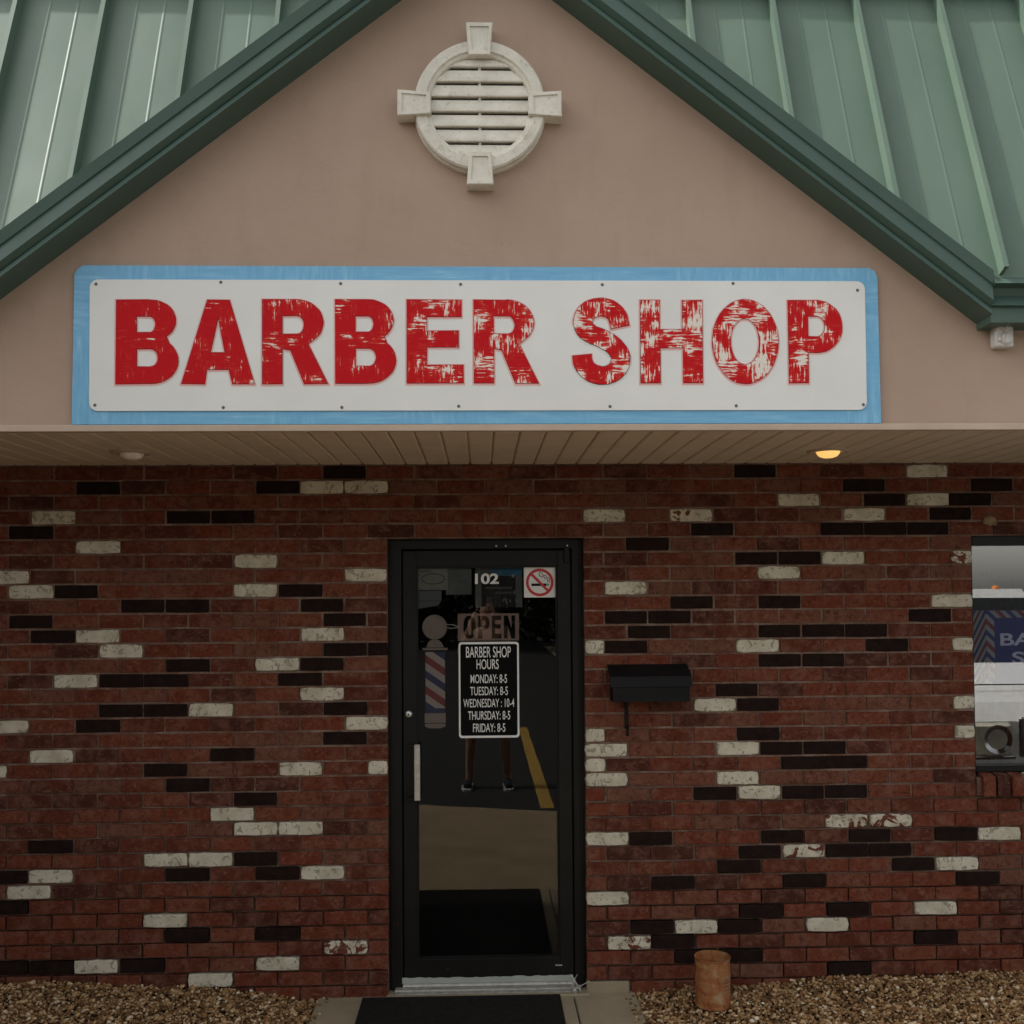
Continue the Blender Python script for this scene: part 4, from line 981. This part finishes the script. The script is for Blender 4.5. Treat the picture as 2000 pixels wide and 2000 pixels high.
skinned('hair', [(0, .0, 1.70, .085, .09), (0, .0, 1.78, .085, .10), (0, .03, 1.83, .06, .07)], [(0, 1), (1, 2)], 'cloth_dark', PH)
PHN = tag(MB().box(-.085, .045, -4.742, -4.733, 1.70, 1.815, .002).obj('phone', 'black_paint'), 'black phone held up by the photographer', 'phone')

hv, hf = [], []
def leaf_quad(V, F, c, s):
    n = len(V); a = Vector([random.gauss(0, 1) for _ in range(3)]).normalized(); b_ = a.orthogonal().normalized()
    b_ = Matrix.Rotation(random.uniform(0, 6.28), 3, a) @ b_; d = a.cross(b_)
    V += [tuple(c-b_*s), tuple(c+d*s*.5), tuple(c+b_*s), tuple(c-d*s*.5)]; F.append((n, n+1, n+2, n+3))
for i in range(24000):
    x = random.uniform(-30, 13); top = 4.6+.5*math.sin(x*.9)+.4*math.sin(x*2.3+1)
    leaf_quad(hv, hf, Vector((x, -36+random.uniform(-.8, .8), top*random.random()**.8)), random.uniform(.2, .32))
o = pyobj('hedge', hv, hf, 'leaf'); o['kind'] = 'stuff'; tag(o, 'long dark green hedge across the parking lot', 'hedge')
# trees across the lot: one built, the rest copied with their parts
cv_, cf_ = [], []
for b0 in range(26):
    a = random.uniform(0, 6.28); r = 2.6*random.random()**.5; cc = Vector((r*math.cos(a), r*math.sin(a), random.uniform(3.2, 8.4)))
    rr_ = random.uniform(.8, 1.5)
    for i in range(120):
        q = Vector([random.gauss(0, 1) for _ in range(3)]).normalized()*rr_*random.random()**.4
        leaf_quad(cv_, cf_, cc+q, random.uniform(.16, .3))
crown_me = bpy.data.meshes.new('crown'); crown_me.from_pydata(cv_, [], cf_); crown_me.materials.append(MATS['leaf'])
tb = MB().tube([(0, 0, -.1), (.05, .02, 1.5), (-.05, .05, 3.4), (.1, 0, 6)], [.24, .19, .15, .06], 10).tube([(0, .03, 2.6), (.9, .3, 4.0), (1.5, .5, 5.4)], [.1, .07, .03], 8).tube([(-.03, .04, 3.0), (-.8, -.4, 4.4), (-1.5, -.6, 5.6)], [.1, .07, .03], 8)
trunk_me = bpy.data.meshes.new('trunk'); trunk_me.from_pydata(tb.v, [], tb.f); trunk_me.materials.append(MATS['bark'])
for i, (x, y, sc_) in enumerate([(-30, -30, 1.1), (-23.5, -32, 1.2), (-17, -29, 1.0), (-11.5, -31, 1.15), (-5.5, -33, 1.05), (.5, -30, 1.1), (6.5, -32, 1.0), (12, -35, .9), (34, -34, 1.1), (41, -31, 1.2)]):
    T = thing('tree', 'tall dark leafy tree across the parking lot', 'tree', (x, y, -.045), 'trees across the parking lot')
    T.rotation_euler.z = i*1.7; T.scale = (sc_, sc_, sc_)
    link(bpy.data.objects.new('crown', crown_me), T); link(bpy.data.objects.new('trunk', trunk_me), T)
# unseen brick block added on the left to shade that end of the wall
def f_shade_block(nt, b):
    p = pos(nt); sp = N(nt, 'SeparateXYZ'); L(nt, p, sp.inputs[0]); cb = N(nt, 'CombineXYZ')
    L(nt, math_(nt, 'ADD', sp.outputs[0], sp.outputs[1]), cb.inputs[0]); L(nt, sp.outputs[2], cb.inputs[1])
    t = N(nt, 'TexBrick'); L(nt, cb.outputs[0], t.inputs['Vector']); t.inputs['Scale'].default_value = 1
    t.inputs['Brick Width'].default_value = .2032; t.inputs['Row Height'].default_value = .0677; t.inputs['Mortar Size'].default_value = .004
    t.inputs['Color1'].default_value = (.12, .033, .017, 1); t.inputs['Color2'].default_value = (.07, .024, .015, 1); t.inputs['Mortar'].default_value = (.22, .16, .12, 1)
    L(nt, t.outputs[0], b.inputs['Base Color'])
material('shade_block_brick', f_shade_block, rough=.9)
WG = thing('added_shade_block', 'added low brick block out of view, shading the left end of the barber shop wall', 'building', (0, 0, 0))
MB().box(-7.5, -3.05, -3.6, -.02, -.1, 2.40).obj('wall', 'shade_block_brick', WG)
MB().prism([(-3.75, 2.40), (.0, 2.40), (.0, 2.58), (-3.75, 2.58)], 'x', -7.5, -2.92).obj('fascia', 'trim_green', WG)
MB().prism([(-3.8, 2.58), (-1.0, 2.58), (-1.0, 3.3), (-3.3, 3.3)], 'x', -7.5, -3.4).obj('roof', 'roof_green', WG)
